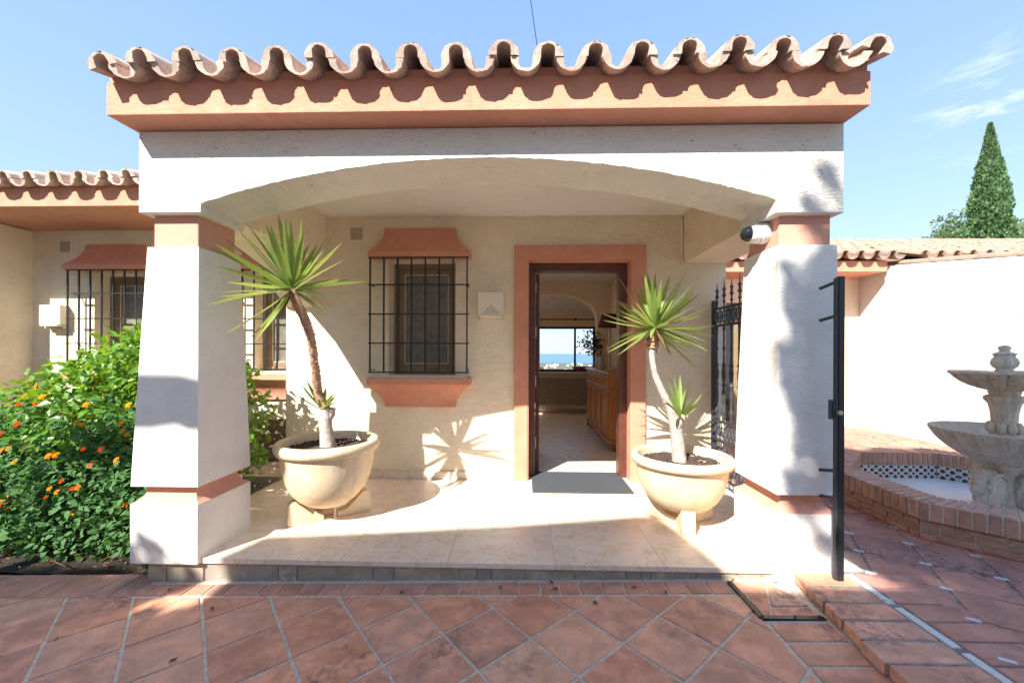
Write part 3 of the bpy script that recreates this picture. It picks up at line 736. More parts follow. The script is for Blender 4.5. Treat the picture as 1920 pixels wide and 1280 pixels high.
def window(x0, x1, yw, op, proj, hood=(.105, .11), zo=0):
    z0, z1 = 1.03+zo, 2.125+zo
    bars(x0, x1, yw-.12, yw, z0, z1, 8, [1.305+zo, 1.58+zo, 1.858+zo])
    H.part(flare(x0-.012, x1+.03, x0+hood[0], x1-hood[0]-.02, yw, proj, z1+.0005, z1+.045, z1+.30), 'window_hood', 'ochre', smooth=30)
    H.part(flare(x0-.02, x1+.03, x0+.115, x1-.12, yw, proj, .985, .925, .70), 'window_sill', 'ochre', smooth=30)
    H.part(MB().box(x0+.02, x1-.01, yw-.10, yw+.2, .9865, 1.003), 'sill_top', 'plaster_white')
    a, b_, c, d = op; yf = yw+.17
    fr = H.part(frame(a, b_, c, d, yf, yf+.06, .05), 'window', 'window_wood', bevel=.003)
    H.sub(frame(a+.052, b_-.052, c+.052, d-.052, yf+.012, yf+.05, .05), 'sash', 'window_wood', fr, bevel=.003)
    H.sub(frame(a+.103, b_-.103, c+.103, d-.103, yf+.02, yf+.045, .006), 'screen_edge', 'lamp_white', fr)
    H.sub(MB().box(a+.11, b_-.11, yf+.028, yf+.034, c+.11, d-.11), 'pane', 'screen', fr)
window(-1.452, -.53, 3.87, WF, .15)
window(-5.035, -4.13, 4.40, W1, .17)
window(-3.195, -2.29, 4.40, W2, .17)
def vent(x, z, yw, s=.125):
    v = H.part(frame(x-s/2-.02, x+s/2+.02, z-s/2-.02, z+s/2+.02, yw-.008, yw+.002, .022), 'air_vent', 'lamp_white', bevel=.002)
    g = MB().box(x-s/2+.002, x+s/2-.002, yw-.003, yw+.001, z-s/2+.002, z+s/2-.002)
    for k in range(7): zz = z-s/2+.012+k*.017; g.box(x-s/2+.004, x+s/2-.004, yw-.006, yw-.0031, zz, zz+.007)
    H.sub(g, 'grate', 'vent', v)
vent(-1.632, 2.382, 3.87); vent(-5.20, 2.41, 4.40)
H.part(MB().tube([(1.512, 3.862, 2.06), (1.512, 3.862, 2.50), (1.512, 3.862, 2.538), (1.522, 2.70, 2.538)], .008, 6), 'cable_conduit', 'lamp_white')

# ------------------------------------------------------------------ wall lamps, security camera
def wall_lamp(x, z, yw, label):
    t = Th('wall_lamp', label, 'wall lamp', (x, yw, z-.13), 'perforated plaster wall lamps')
    w_, h, d = .121, .255, .095
    t.part(MB().box(x-w_, x+w_, yw-d, yw-.001, z-.085, z+.128), 'lamp_body', 'lamp_white', bevel=.003)
    hb = MB()
    for r_ in range(5):
        for k in range(5-r_):
            cx = x+(k-(4-r_)/2)*.030; cz = z-.062+r_*.0155
            q = .0065; hb.rings([[(cx-q, yw-d-.0012, cz), (cx, yw-d-.0012, cz-q), (cx+q, yw-d-.0012, cz), (cx, yw-d-.0012, cz+q)], [(cx-q, yw-d+.002, cz), (cx, yw-d+.002, cz-q), (cx+q, yw-d+.002, cz), (cx, yw-d+.002, cz+q)]])
    t.part(hb, 'hole_shade', 'hole')  # raised dark diamonds, coloured to stand in for the shade inside open holes
    t.part(MB().box(x-w_+.02, x+w_-.02, yw-d-.012, yw-.001, z-.105, z-.086), 'lamp_shelf', 'lamp_white', bevel=.003)
    t.part(MB().box(x-w_+.01, x-w_+.04, yw-.05, yw-.001, z-.128, z-.1055), 'lamp_bracket', 'lamp_white', bevel=.002)
    t.part(MB().box(x+w_-.04, x+w_-.01, yw-.05, yw-.001, z-.128, z-.1055), 'lamp_bracket', 'lamp_white', bevel=.002)
wall_lamp(-.308, 1.668, 3.87, 'cream perforated wall lamp between the porch window and the front door')
wall_lamp(1.40, 1.668, 3.87, 'cream perforated wall lamp right of the front door, behind the right yucca')
wall_lamp(-5.27, 1.61, 4.40, 'cream perforated wall lamp on the set-back left facade above the shrub')
t = Th('security_camera', 'white dome security camera on the ochre neck of the right pillar', 'security camera', (1.474, 2.50, 1.95))
rm = Matrix.Rotation(radians(-90), 4, 'Y') @ Matrix.Rotation(radians(0), 4, 'X')
rm = Matrix.Rotation(radians(-92), 4, 'Y')
t.part(MB().lathe([(.062, 0), (.064, .012), (.062, .04), (.058, .044)], (1.473, 2.48, 1.955), 28, mat=rm), 'mount', 'plastic', smooth=40)
t.part(MB().lathe([(.056, .045), (.060, .05), (.058, .085), (.048, .098)], (1.473, 2.48, 1.955), 28, mat=rm), 'collar', 'plastic', smooth=40)
t.part(MB().lathe([(.045, .099), (.043, .115), (.034, .132), (.02, .142), (.002, .145)], (1.473, 2.48, 1.955), 28, mat=rm), 'lens_dome', 'dome', smooth=60)

# ------------------------------------------------------------------ doormat, interior things
MB().box(0, .885, 0, .60, 0, .012).build('doormat', M['mat'], bevel=.003).location = (.085, 3.50, .001)
tag(bpy.data.objects['doormat'], 'grey rectangular doormat lying across the front door threshold', 'doormat')
t = Th('sideboard', 'honey coloured pine sideboard with panelled doors inside the hall', 'sideboard', (1.28, 5.9, 0))
x0, x1, y0, y1 = 1.08, 1.49, 5.0, 6.75
t.part(MB().box(x0, x1, y0, y1, .10, .95), 'carcass', 'pine', bevel=.004)
t.part(MB().box(x0-.03, x1, y0-.03, y1+.03, .951, .985), 'tabletop', 'pine', bevel=.008)
t.part(MB().box(x0-.02, x1, y0-.02, y1+.02, .75, .775).box(x0-.02, x1, y0-.02, y1+.02, .10, .14), 'moulding', 'pine', bevel=.004)
n = 4
for k in range(n):
    a = y0+.03+k*(y1-y0-.06)/n; b_ = a+(y1-y0-.06)/n-.02
    d = t.part(MB().box(x0-.012, x0-.0005, a, b_, .16, .73), 'cabinet_door', 'pine', bevel=.003)
    t.sub(MB().box(x0-.02, x0-.0125, a+.06, b_-.06, .22, .67), 'panel', 'pine', d, bevel=.006)
    d = t.part(MB().box(x0-.012, x0-.0005, a, b_, .79, .93), 'drawer', 'pine', bevel=.003)
    t.sub(MB().sphere((x0-.025, (a+b_)/2, .86), .014), 'knob', 'pine', d, smooth=60)
t.part(MB().box(x0+.05, x1-.05, y0-.010, y0-.0005, .16, .73), 'side_panel', 'pine', bevel=.004)
for yy in (y0+.06, y1-.06):
    for xx in (x0+.06, x1-.06): t.part(MB().lathe([(.03, 0), (.045, .03), (.04, .07), (.05, .099)], (xx, yy, 0), 16), 'foot', 'pine', smooth=40)
t = Th('table_lamp', 'table lamp with dark red shade on the near end of the sideboard', 'lamp', (1.19, 5.55, .986))
t.part(MB().lathe([(.07, .987), (.07, 1.0), (.02, 1.03), (.022, 1.25), (.034, 1.3), (.016, 1.36), (.016, 1.56)], (1.19, 5.55, 0), 16), 'lamp_base', 'cer', smooth=40)
t.part(MB().lathe([(.16, 1.58), (.11, 1.76), (.108, 1.76), (.158, 1.58)], (1.19, 5.55, 0), 24, caps=False), 'lamp_shade', 'fabric_red', smooth=60)
t = Th('pillar_candle', 'short cream pillar candle on the sideboard beside the flowers', 'candle', (1.17, 6.05, .986))
t.part(MB().lathe([(.055, .987), (.055, .995), (.04, .996), (.04, 1.17), (.0, 1.172)], (1.17, 6.05, 0), 16), 'candle', 'cer', smooth=40)
t = Th('flower_arrangement', 'dark bouquet in a vase at the far end of the sideboard', 'flowers', (1.22, 6.45, .986))
t.part(MB().lathe([(.05, .987), (.08, 1.06), (.05, 1.16), (.06, 1.2)], (1.22, 6.45, 0), 16), 'vase', 'cer', smooth=50)
mb = MB()
for k in range(260):
    d = Vector((R.gauss(0, 1), R.gauss(0, 1), R.gauss(0, 1))).normalized(); c = Vector((1.16, 6.45, 1.38)) + Vector((d.x*.22, d.y*.22, d.z*.24))*R.uniform(.3, 1)
    c.x -= .12*R.random(); a = Vector((R.gauss(0, 1), R.gauss(0, 1), R.gauss(0, 1))).normalized(); b_ = a.orthogonal().normalized(); s = R.uniform(.018, .035)
    mb.add([c-a*s, c+b_*s*.6, c+a*s, c-b_*s*.6], [(0,1,2,3)])
tag(t.part(mb, 'blooms', 'bouquet', fix=False), kind='stuff')
t = Th('wooden_tray', 'dark red boat-shaped tray on the far window sill', 'tray', (1.30, 8.22, .843))
t.part(MB().rings([[(x, y, z) for x, y in ((1.08+o, 8.20), (1.55-o, 8.20), (1.60-o, 8.24), (1.55-o, 8.28), (1.08+o, 8.28), (1.0+o, 8.24))] for z, o in ((.86, .08), (.90, .03), (.955, -.0))]), 'tray_bowl', 'boat')
t.part(MB().box(1.14, 1.18, 8.21, 8.27, .843, .8595).box(1.42, 1.46, 8.21, 8.27, .843, .8595), 'tray_foot', 'boat')
t = Th('radiator_cover', 'cream lattice radiator cover under the far window', 'radiator cover', (.9, 8.2, 0))
t.part(frame(.12, 1.59, .10, .79, 8.15, 8.19, .07), 'cover_frame', 'lattice')
mb = MB(); x = -.6
while x < 1.5:
    for s in (1, -1):
        pa = (x, .17) if s > 0 else (x, .72); p = [(pa[0], pa[1]), (pa[0]+.55, pa[1]+.55*s)]
        a, b_ = Vector((p[0][0], 8.175, p[0][1])), Vector((p[1][0], 8.175, p[1][1]))
        if a.x < .19: f = (.19-a.x)/(b_.x-a.x); a = a.lerp(b_, f) if f < 1 else b_
        if b_.x > 1.52: f = (1.52-a.x)/(b_.x-a.x) if b_.x > a.x else 0; b_ = a.lerp(b_, max(0, f))
        if (b_-a).length > .02: mb.tube([a+Vector((0, .004*s, 0)), b_+Vector((0, .004*s, 0))], .0085, 4)
    x += .055
tag(t.part(mb, 'lattice', 'lattice'), kind='stuff')
t.part(MB().box(.12, 1.59, 8.191, 8.30, .10, .79), 'cover_back', 'hole')
t = Th('curtain_rod', 'dark curtain rod across the far window with a gathered white curtain at its left', 'curtain', (1.0, 8.2, 1.91))
t.part(MB().tube([(.05, 8.2, 1.915), (1.58, 8.2, 1.915)], .012, 8).sphere((1.07, 8.2, 1.915), .028), 'rod', 'iron')
mb = MB(); rings = []
for k in range(13): x = .10+k*.017; rings.append([(x+.0*z, 8.22+.02*sin(k*1.9), z) for z in (.83, 1.2, 1.9)])
mb.rings(rings, closed=False, caps=False); t.part(mb, 'curtain', 'fence_white', smooth=60)
t = Th('waste_basket', 'tall black basket beside the sideboard', 'basket', (1.12, 7.0, 0))
t.part(MB().lathe([(.08, .001), (.10, .5), (.092, .5), (.07, .02)], (1.18, 6.86, 0), 16), 'basket_wall', 'black')

# ------------------------------------------------------------------ iron gate (open) and gate post
G = Th('iron_gate', 'open ornate black wrought iron gate standing behind the right yucca', 'gate', (1.8, 3.3, 0))
gx = 1.80; gy0, gy1 = 2.93, 3.83
G.part(MB().box(gx-.018, gx+.018, gy1-.02, gy1+.015, .02, 1.72), 'gate_stile', 'iron_lighter')
G.part(MB().box(gx-.018, gx+.018, gy0-.02, gy0+.015, .02, 1.72), 'gate_stile', 'iron_lighter')
for z in (1.635, 1.48, .605, .43, .10): G.part(MB().box(gx-.012, gx+.012, gy0+.0155, gy1-.0205, z-.010, z+.010), 'rail', 'iron_lighter')
def torus(mb, c, r, t_, ax, n=14, m=5):
    rings = []
    for k in range(n+1):
        a = 2*pi*k/n; d = Vector((0, cos(a), sin(a))); rings.append([Vector(c)+d*(r+t_*cos(2*pi*j/m))+Vector((t_*sin(2*pi*j/m), 0, 0)) for j in range(m)])
    mb.rings(rings, True, False)
nb = 7
for k in range(nb):
    y = gy0+.06+(gy1-gy0-.12)*k/(nb-1)
    mb = MB(); mb.lathe([(.007, 1.645), (.007, 1.68), (.017, 1.69), (.008, 1.70), (.008, 1.73), (.020, 1.745), (.010, 1.76), (.010, 1.79), (.018, 1.80), (.006, 1.82), (.001, 1.88+.035*(k % 2))], (gx, y, 0), 8); G.part(mb, 'spike', 'iron_lighter', smooth=40)
    prof = [(.010, .616), (.016, .64), (.010, .66), (.018, .69), (.018, .72), (.009, .74), (.014, .80), (.016, .88), (.010, .92), (.020, .94), (.010, .96), (.016, 1.0), (.020, 1.06), (.012, 1.10), (.020, 1.12), (.009, 1.14), (.008, 1.25), (.015, 1.27), (.008, 1.29), (.008, 1.42), (.014, 1.45), (.008, 1.469)]
    G.part(MB().lathe(prof, (gx, y, 0), 10), 'baluster', 'iron_lighter', smooth=40)
    G.part(MB().lathe([(.006, .111), (.006, .25), (.012, .26), (.006, .27), (.006, .419)], (gx, y, 0), 6), 'bar', 'iron_lighter', smooth=40)
for k in range(11):
    y = gy0+.07+k*.079; mb = MB(); torus(mb, (gx, y, 1.558), .052, .006, 0); mb.box(gx-.005, gx+.005, y-.003, y+.003, 1.491, 1.624); G.part(mb, 'ring', 'iron_lighter', smooth=50)
for k in range(14):
    y = gy0+.05+k*.062; mb = MB(); torus(mb, (gx, y, .518), .036, .006, 0, 12, 5); mb.tube([(gx, y-.03, .45), (gx, y, .50), (gx, y+.01, .53), (gx, y+.03, .59)], .006, 5); G.part(mb, 'scroll', 'iron_lighter', smooth=50)
for k in range(5):
    y = gy0+.12+k*.165; mb = MB(); torus(mb, (gx, y, .185), .05, .008, 0); torus(mb, (gx, y, .31), .06, .008, 0); G.part(mb, 'scroll', 'iron_lighter', smooth=50)
G.part(MB().box(gx-.05, gx-.019, gy0+.02, gy0+.10, .98, 1.10), 'lock_box', 'iron_lighter', bevel=.004)
t = Th('gate_jamb_post', 'flat black steel gate post with hinge pins in front of the right pillar', 'gate post', (1.745, 2.19, 0))
t.part(MB().box(1.697, 1.728, 2.198, 2.224, .001, 1.64), 'post', 'iron', bevel=.002)
t.part(MB().box(1.684, 1.6965, 2.202, 2.222, .006, 1.632), 'side_flat', 'iron_lighter', bevel=.001)
for z, zz in ((1.615, 1.59), (1.43, 1.41), (.59, .57), (.44, .425)):
    t.part(MB().tube([(1.700, 2.215, z), (1.672, 2.303, zz)], .009, 8), 'hinge_pin', 'iron_lighter')
t.part(frame(1.655, 1.6835, .87, .975, 2.204, 2.218, .010), 'latch_keeper', 'iron_lighter', bevel=.001)
t.part(MB().lathe([(.014, 0), (.014, .012), (.006, .016)], (1.700, 2.202, .905), 12, mat=Matrix.Rotation(radians(90), 4, 'X')), 'lock_cylinder', 'brass')

# ------------------------------------------------------------------ pots and yuccas
def pot(cx, cy, r, h, feet, label, group='round stone planters'):
    t = Th('plant_pot', label, 'planter', (cx, cy, 0), group)
    k = r/.36; b = h-.50
    prof = [(.05, .0), (.10, .006), (.155, .032), (.205, .07), (.250, .125), (.290, .21), (.315, .32), (.322, .405), (.326, .415), (.345, .42), (.357, .44), (.362, .46), (.357, .485), (.345, .497), (.325, .50), (.312, .49), (.306, .46), (.298, .42)]
    prof = [(a*k, z*(h-.095)/.5+.095) for a, z in prof]
    t.part(MB().lathe(prof, (cx, cy, 0), 56, caps=True), 'bowl', 'pot', smooth=50)
    mb = MB(); nr = 16; na = 40; rr = random.Random(5); vs = [(cx, cy, h-.055)]
    for i in range(1, nr+1):
        for j in range(na):
            a = 2*pi*j/na; q = i/nr*.300*k; vs.append((cx+q*cos(a), cy+q*sin(a), h-.06+.012*mn.noise(Vector((q*cos(a)*14, q*sin(a)*14, cx)))+rr.uniform(-.004, .006)-(.008 if i == nr else 0)))
    fs = [(0, 1+j, 1+(j+1) % na) for j in range(na)] + [(1+(i-1)*na+j, 1+i*na+j, 1+i*na+(j+1) % na, 1+(i-1)*na+(j+1) % na) for i in range(1, nr) for j in range(na)]
    mb.add(vs, fs)
    for q in range(420):
        a = rr.uniform(0, 2*pi); d = .29*k*sqrt(rr.random()); s = rr.uniform(.003, .009)
        mb.sphere((cx+d*cos(a), cy+d*sin(a), h-.055), s, 5, 3, (1, rr.uniform(.5, 1), .7))
    t.part(mb, 'potting_soil', 'soil')
    for a, rad_ in feet:
        m_ = Matrix.Translation((cx, cy, 0)) @ Matrix.Rotation(a, 4, 'Z')
        r0 = rad_
        pr = [(r0-.20, .0), (r0+.03, .0), (r0+.035, .02), (r0+.03, .145), (r0+.005, .165), (r0-.02, .165), (r0-.13, .055), (r0-.20, .04)]
        mbf = MB(); n_ = len(pr); vs = [m_ @ Vector((u, -.045, z+.001)) for u, z in pr]+[m_ @ Vector((u, .045, z+.001)) for u, z in pr]
        mbf.add(vs, [tuple(range(n_)), tuple(range(2*n_-1, n_-1, -1))]+[(i, i+n_, (i+1) % n_+n_, (i+1) % n_) for i in range(n_)])
        t.part(mbf, 'foot', 'pot', bevel=.006)
    return t
PL = pot(-1.44, 2.93, .360, .58, [(radians(215), .235), (radians(35), .26), (radians(125), .24)], 'sandy stone bowl planter on block feet beside the left pillar')
PR = pot(1.145, 2.93, .348, .50, [(radians(262), .19), (radians(25), .24), (radians(140), .22)], 'sandy stone bowl planter on block feet beside the right pillar')
def yleaf(base, tip, wid, curve, rr, fold=.35):
    base = Vector(base); tip = Vector(tip); ax = tip-base; L_ = ax.length; d = ax/L_
    side = d.cross(Vector((0, 0, 1)));
    if side.length < .2: side = d.cross(Vector((0, 1, 0)))
    side.normalize(); side = (Matrix.Rotation(rr.uniform(-.5, .5), 3, d) @ side); up = side.cross(d)
    if up.z < 0: up = -up
    n = 9; vs = []
    for i in range(n+1):
        f = i/n; wv = wid*(.55+.75*sin(min(1, f*1.6)*pi/2)*(1-.2*f))*(1-f**3.4)+.0011
        c = base+ax*f+up*(curve*L_*4*f*(1-f)*.25)
        vs += [c-side*wv+up*wv*fold, c, c+side*wv+up*wv*fold]
    fs = []
    for i in range(n): a = i*3; fs += [(a, a+1, a+4, a+3), (a+1, a+2, a+5, a+4)]
    return MB().add(vs, fs)
def w_at(px, py, Y):
    th = radians(1.6); u = (px-960)/750; v = (py-662-(px-960)*.0035)/750
    dx, dy = -sin(th)+cos(th)*u, cos(th)+sin(th)*u; t_ = Y/dy; return Vector((t_*dx, Y, 1.22-t_*v))
def yucca(label, trunk, radii, crown, tips, Yc, seed, mat_tr, offset=None, extra=22, rl=.50, stub=None, root=(0,0,0), split=None, lw=.018, collar=False):
    rr = random.Random(seed); t = Th('yucca', label, 'yucca plant', root, 'potted yucca trees')
    # rough trunk: many rings with leaf-scar ridges
    pts = [Vector(p) for p in trunk]; fine = []; rad_ = []
    for i in range(len(pts)-1):
        m_ = max(3, int((pts[i+1]-pts[i]).length/.012))
        for k in range(m_):
            f = k/m_; a = i+f; p0 = pts[max(0, i-1)]; p1 = pts[i]; p2 = pts[i+1]; p3 = pts[min(len(pts)-1, i+2)]
            q = .5*((2*p1)+(p2-p0)*f+(2*p0-5*p1+4*p2-p3)*f*f+(3*p1-p0-3*p2+p3)*f**3); fine.append(q); rad_.append(radii[i]*(1-f)+radii[i+1]*f)
    fine.append(pts[-1]); rad_.append(radii[-1])
    cut = int(len(fine)*split) if split else 0
    def seg(a, b_, name, mat, ridge):
        mb = MB(); q = [r*(1+ridge*(1 if k % 2 else -1)*rr.uniform(.3, 1)) for k, r in enumerate(rad_[a:b_])]
        mb.tube(fine[a:b_], q, 12)
        mb.v = [tuple(Vector(v)+Vector((rr.uniform(-1, 1), rr.uniform(-1, 1), rr.uniform(-1, 1)))*.0035*ridge*8) for v in mb.v]
        return t.part(mb, name, mat, smooth=60)
    if cut: seg(0, cut+1, 'trunk', 'bark_grey', .03); seg(cut, len(fine), 'trunk', mat_tr, .13)
    elif collar: q_ = int(len(fine)*.84); seg(0, q_+1, 'trunk', mat_tr, .05); rad_[q_:] = [x*1.25 for x in rad_[q_:]]; seg(q_, len(fine), 'trunk', 'bark_palm', .2)
    else: seg(0, len(fine), 'trunk', mat_tr, .05)
    if stub: t.part(MB().tube(stub[0], stub[1], 12), 'cut_branch', 'bark_grey', smooth=50)
    # shaggy scars on the upper trunk
    mb = MB()
    for k in range(90):
        i = rr.randrange(int(len(fine)*(.42 if split else .88)), len(fine)); a = rr.uniform(0, 2*pi); d = (fine[min(i+1, len(fine)-1)]-fine[i-1]).normalized(); u = d.orthogonal().normalized(); v = d.cross(u)
        o = (u*cos(a)+v*sin(a)); b0 = fine[i]+o*rad_[i]*.9; e = b0+o*rr.uniform(.006, .022)-Vector((0, 0, rr.uniform(-.004, .02))); s = d*.004+v*.003
        mb.add([b0-s, b0+s, e], [(0,1,2)])
    t.part(mb, 'bark_fibre', 'bark_palm', fix=False)
    c = Vector(crown)
    def crown_(c, tips3, w_, name='leaf'):
        for tp in tips3:
            d = (tp-c); b0 = c+d.normalized()*.018-Vector((0, 0, .02))*rr.uniform(0, 1)
            o = yleaf(b0, tp, w_*rr.uniform(.8, 1.15), rr.uniform(-.20, .14), rr).build(name, M['yucca'], t.r, smooth=70, fix=False); under(o, t.r)
    tl = []
    for px, py in tips:
        e0 = w_at(px, py, Yc); planar = (e0-c); L2 = max(.02, (rl*rr.uniform(.9, 1.05))**2-planar.length_squared); dy = sqrt(L2)*rr.choice((-1, 1))*.8
        dy = max(-.42, min(.42, dy)); e = w_at(px, py, Yc+dy)
        if e.x < -1.84: e = w_at(px, py, min(2.9, max(2.2, Yc*1.0 if False else -1.84/((px-960)/750-.028)*1.0)))
        tl.append(e)
    for k in range(extra):
        a = rr.uniform(0, 2*pi); el = rr.uniform(-.45, 1.25); d = Vector((cos(a)*cos(el)*.55, sin(a)*cos(el), sin(el)*.75)).normalized(); tl.append(c+d*rl*rr.uniform(.65, .92))
    crown_(c, tl, lw)
    for k in range(9):
        a = rr.uniform(0, 2*pi); el = rr.uniform(.7, 1.4); d = Vector((cos(a)*cos(el), sin(a)*cos(el), sin(el))); crown_(c, [c+d*rr.uniform(.08, .16)], .011)
    for k in range(7):
        a = rr.uniform(0, 2*pi); e = c+Vector((cos(a)*.10, sin(a)*.10, -rr.uniform(.10, .2))); o = yleaf(c-Vector((0, 0, .03)), e, .008, .3, rr).build('dead_leaf', M['dry_leaf'], t.r, smooth=60, fix=False); under(o, t.r)
    if offset:
        oc, ot, orl, ow = offset; oc = Vector(oc)
        tl = [w_at(px, py, oc.y+rr.uniform(-.08, .08)) for px, py in ot]
        for k in range(8):
            a = rr.uniform(0, 2*pi); el = rr.uniform(.3, 1.3); tl.append(oc+Vector((cos(a)*cos(el), sin(a)*cos(el), sin(el)))*orl*rr.uniform(.6, .9))
        crown_(oc, tl, ow)
    return t
Y_ = 2.93
tipsL = [(520,402),(530,405),(543,408),(565,410),(498,419),(463,420),(441,423),(407,438),(390,463),(402,499),(440,527),(386,573),(416,629),(462,640),(490,620),(588,574),(640,455),(645,488),(660,525),(691,528),(657,547),(570,467),(588,483),(505,420),(485,425),(452,436),(475,640)]
trL = [w_at(616, 842, 2.93), w_at(612, 800, 2.93), w_at(612, 770, 2.92), w_at(598, 738, 2.88), w_at(591, 690, 2.80), w_at(584, 640, 2.72), w_at(572, 600, 2.65), w_at(556, 568, 2.59), w_at(549, 545, 2.56)]
yucca('tall leaning yucca in the left planter with one rosette high above a bare trunk', trL, [.060, .044, .036, .029, .027, .027, .029, .027, .021], w_at(548, 540, 2.56), tipsL, 2.56, 3, 'bark_palm',
      ((w_at(603, 765, Y_-.02)), [(575,714),(583,712),(565,720),(553,734),(589,722),(598,713),(611,727),(556,740),(570,730)], .22, .012), 20, .54,
      ([w_at(612, 790, Y_), w_at(622, 776, Y_), w_at(624, 764, Y_)], [.03, .027, .024]), (-1.36, 2.93, .52), .26)
tipsR = [(1158,517),(1188,538),(1213,510),(1228,513),(1288,506),(1309,529),(1311,552),(1327,578),(1334,584),(1340,611),(1340,631),(1327,641),(1312,660),(1296,666),(1309,691),(1259,666),(1209,653),(1158,666),(1137,662),(1137,655),(1158,632),(1131,600),(1145,581),(1146,575),(1156,563),(1184,574),(1222,520),(1300,540)]
trR = [w_at(1275, 868, Y_), w_at(1270, 820, Y_), w_at(1266, 793, Y_), w_at(1256, 765, Y_), w_at(1240, 730, Y_), w_at(1228, 700, Y_), w_at(1222, 665, Y_), w_at(1223, 640, Y_), w_at(1227, 618, Y_)]
yucca('shorter pale-trunked yucca in the right planter with a small side shoot low on the trunk', trR, [.052, .045, .043, .030, .024, .021, .020, .030, .022], w_at(1228, 612, Y_), tipsR, Y_, 9, 'bark_grey',
      ((w_at(1276, 782, Y_-.02)), [(1253,714),(1263,706),(1275,704),(1300,708),(1317,738),(1298,770),(1253,740),(1286,730),(1240,745)], .25, .012), 26, .46,
      ([w_at(1268, 800, Y_-.02), w_at(1278, 785, Y_-.03), w_at(1281, 777, Y_-.03)], [.03, .026, .02]), (1.22, 2.93, .45), collar=True, lw=.0155)

# ------------------------------------------------------------------ shrubs
def leafcloud(n, sampler, size, aspect=.5, fold=.25, rr=None, out_bias=.6, droop=.2):
    mb = MB()
    for k in range(n):
        c, nrm = sampler(rr)
        d = (nrm*out_bias + Vector((rr.gauss(0, 1), rr.gauss(0, 1), rr.gauss(0, 1)))*.6 - Vector((0, 0, droop))); d.normalize()
        upv = (Vector((0, 0, 1)) + nrm*.6 + Vector((rr.gauss(0, .5), rr.gauss(0, .5), 0))).normalized(); s = d.cross(upv)
        if s.length < .1: s = d.orthogonal()
        s.normalize(); u = s.cross(d); L_ = size*rr.uniform(.6, 1.25); w_ = L_*aspect*.5
        p = [c, c+d*L_*.35-s*w_+u*w_*fold, c+d*L_*.42, c+d*L_*.35+s*w_+u*w_*fold, c+d*L_*.75-s*w_*.62, c+d*L_*.75+s*w_*.62, c+d*L_-u*L_*.06]
        mb.add(p, [(0,1,2),(0,2,3),(1,4,2),(2,5,3),(2,4,6),(2,6,5)])
    return mb
def blobs(bl, shell=.35):
    wts = [b_[3]*b_[4]+b_[4]*b_[5]+b_[3]*b_[5] for b_ in bl]
    def s(rr):
        b_ = rr.choices(bl, wts)[0]
        while True:
            d = Vector((rr.gauss(0, 1), rr.gauss(0, 1), rr.gauss(0, 1))).normalized()
            q = (1-shell*rr.random()**1.6)*(1+.20*mn.noise(d*2.1+Vector(b_[:3])*3)+.09*mn.noise(d*6+Vector(b_[:3])))
            p = Vector((b_[0]+d.x*b_[3]*q, b_[1]+d.y*b_[4]*q, b_[2]+d.z*b_[5]*q))
            if p.y > 4.36 or (p.x > -2.36 and 2.25 < p.y < 2.8) or p.z < -.17: continue
            return p, Vector((d.x/b_[3], d.y/b_[4], d.z/b_[5])).normalized()
    return s
rr = random.Random(21)
S = Th('hibiscus_shrub', 'bright green glossy-leaved shrub behind the left pillar under the barred windows', 'shrub', (-3.4, 3.4, -.15))
hb = [(-3.05, 3.35, .80, .55, .50, .66), (-3.75, 3.45, .72, .55, .50, .50), (-3.3, 3.05, .55, .55, .35, .55), (-4.1, 3.3, .50, .40, .42, .50), (-2.62, 3.40, .55, .34, .42, .62), (-2.58, 3.35, .95, .20, .3, .33), (-3.4, 3.5, 1.05, .42, .4, .40), (-2.95, 3.3, 1.2, .3, .3, .28)]
tag(S.part(leafcloud(6800, blobs(hb, .45), .088, .55, .3, rr, .5, .25), 'foliage', 'hibiscus', fix=False), kind='stuff')
mb = MB()
for k in range(26):
    a = Vector((-3.3+rr.uniform(-.2, .3), 3.4+rr.uniform(-.1, .1), -.18)); b_ = rr.choice(hb); e = Vector((b_[0]+rr.uniform(-.3, .3), b_[1]+rr.uniform(-.3, .2), b_[2]+rr.uniform(-.1, .4)*b_[5])); m_ = a.lerp(e, .5)+Vector((rr.uniform(-.1, .1), rr.uniform(-.1, .1), .05))
    mb.tube([a, m_, e], [.012, .008, .004], 5)
S.part(mb, 'stems', 'stem')
for px, py in ((69, 718), (180, 700)):
    p = w_at(px, py, 3.0); S.part(MB().tube([p, p+Vector((.02, -.02, -.03)), p+Vector((.035, -.03, -.07))], [.004, .011, .003], 7), 'flower_bud', 'flower_y')
T2 = Th('lantana_bush', 'low lantana bush dotted with orange and red flower heads left of the pillar', 'shrub', (-3.0, 2.75, -.15))
lb = [(-3.15, 2.88, .42, .60, .30, .44), (-2.72, 2.80, .40, .40, .26, .44), (-3.75, 2.95, .40, .50, .32, .42), (-2.62, 2.72, .12, .26, .18, .22), (-3.0, 2.70, .25, .5, .20, .30), (-3.5, 2.72, .22, .5, .2, .26), (-4.3, 3.0, .35, .5, .35, .45), (-3.1, 2.66, .0, .55, .16, .18), (-3.7, 2.70, .0, .5, .16, .18), (-2.6, 2.62, .02, .25, .12, .14)]
tag(T2.part(leafcloud(11500, blobs(lb, .5), .052, .6, .2, rr, .45, .15), 'foliage', 'lantana', fix=False), kind='stuff')
mb = MB()
for k in range(60):
    a = Vector((-3.1+rr.uniform(-.6, .6), 2.85+rr.uniform(-.1, .1), -.18)); b_ = rr.choice(lb[:6]); e = Vector((b_[0]+rr.uniform(-.35, .35), b_[1]-rr.uniform(-.1, .2), b_[2]+rr.uniform(-.6, .6)*b_[5])); m_ = a.lerp(e, .5)+Vector((rr.uniform(-.1, .1), rr.uniform(-.1, .1), .05))
    mb.tube([a, m_, e], [.008, .006, .002], 5)
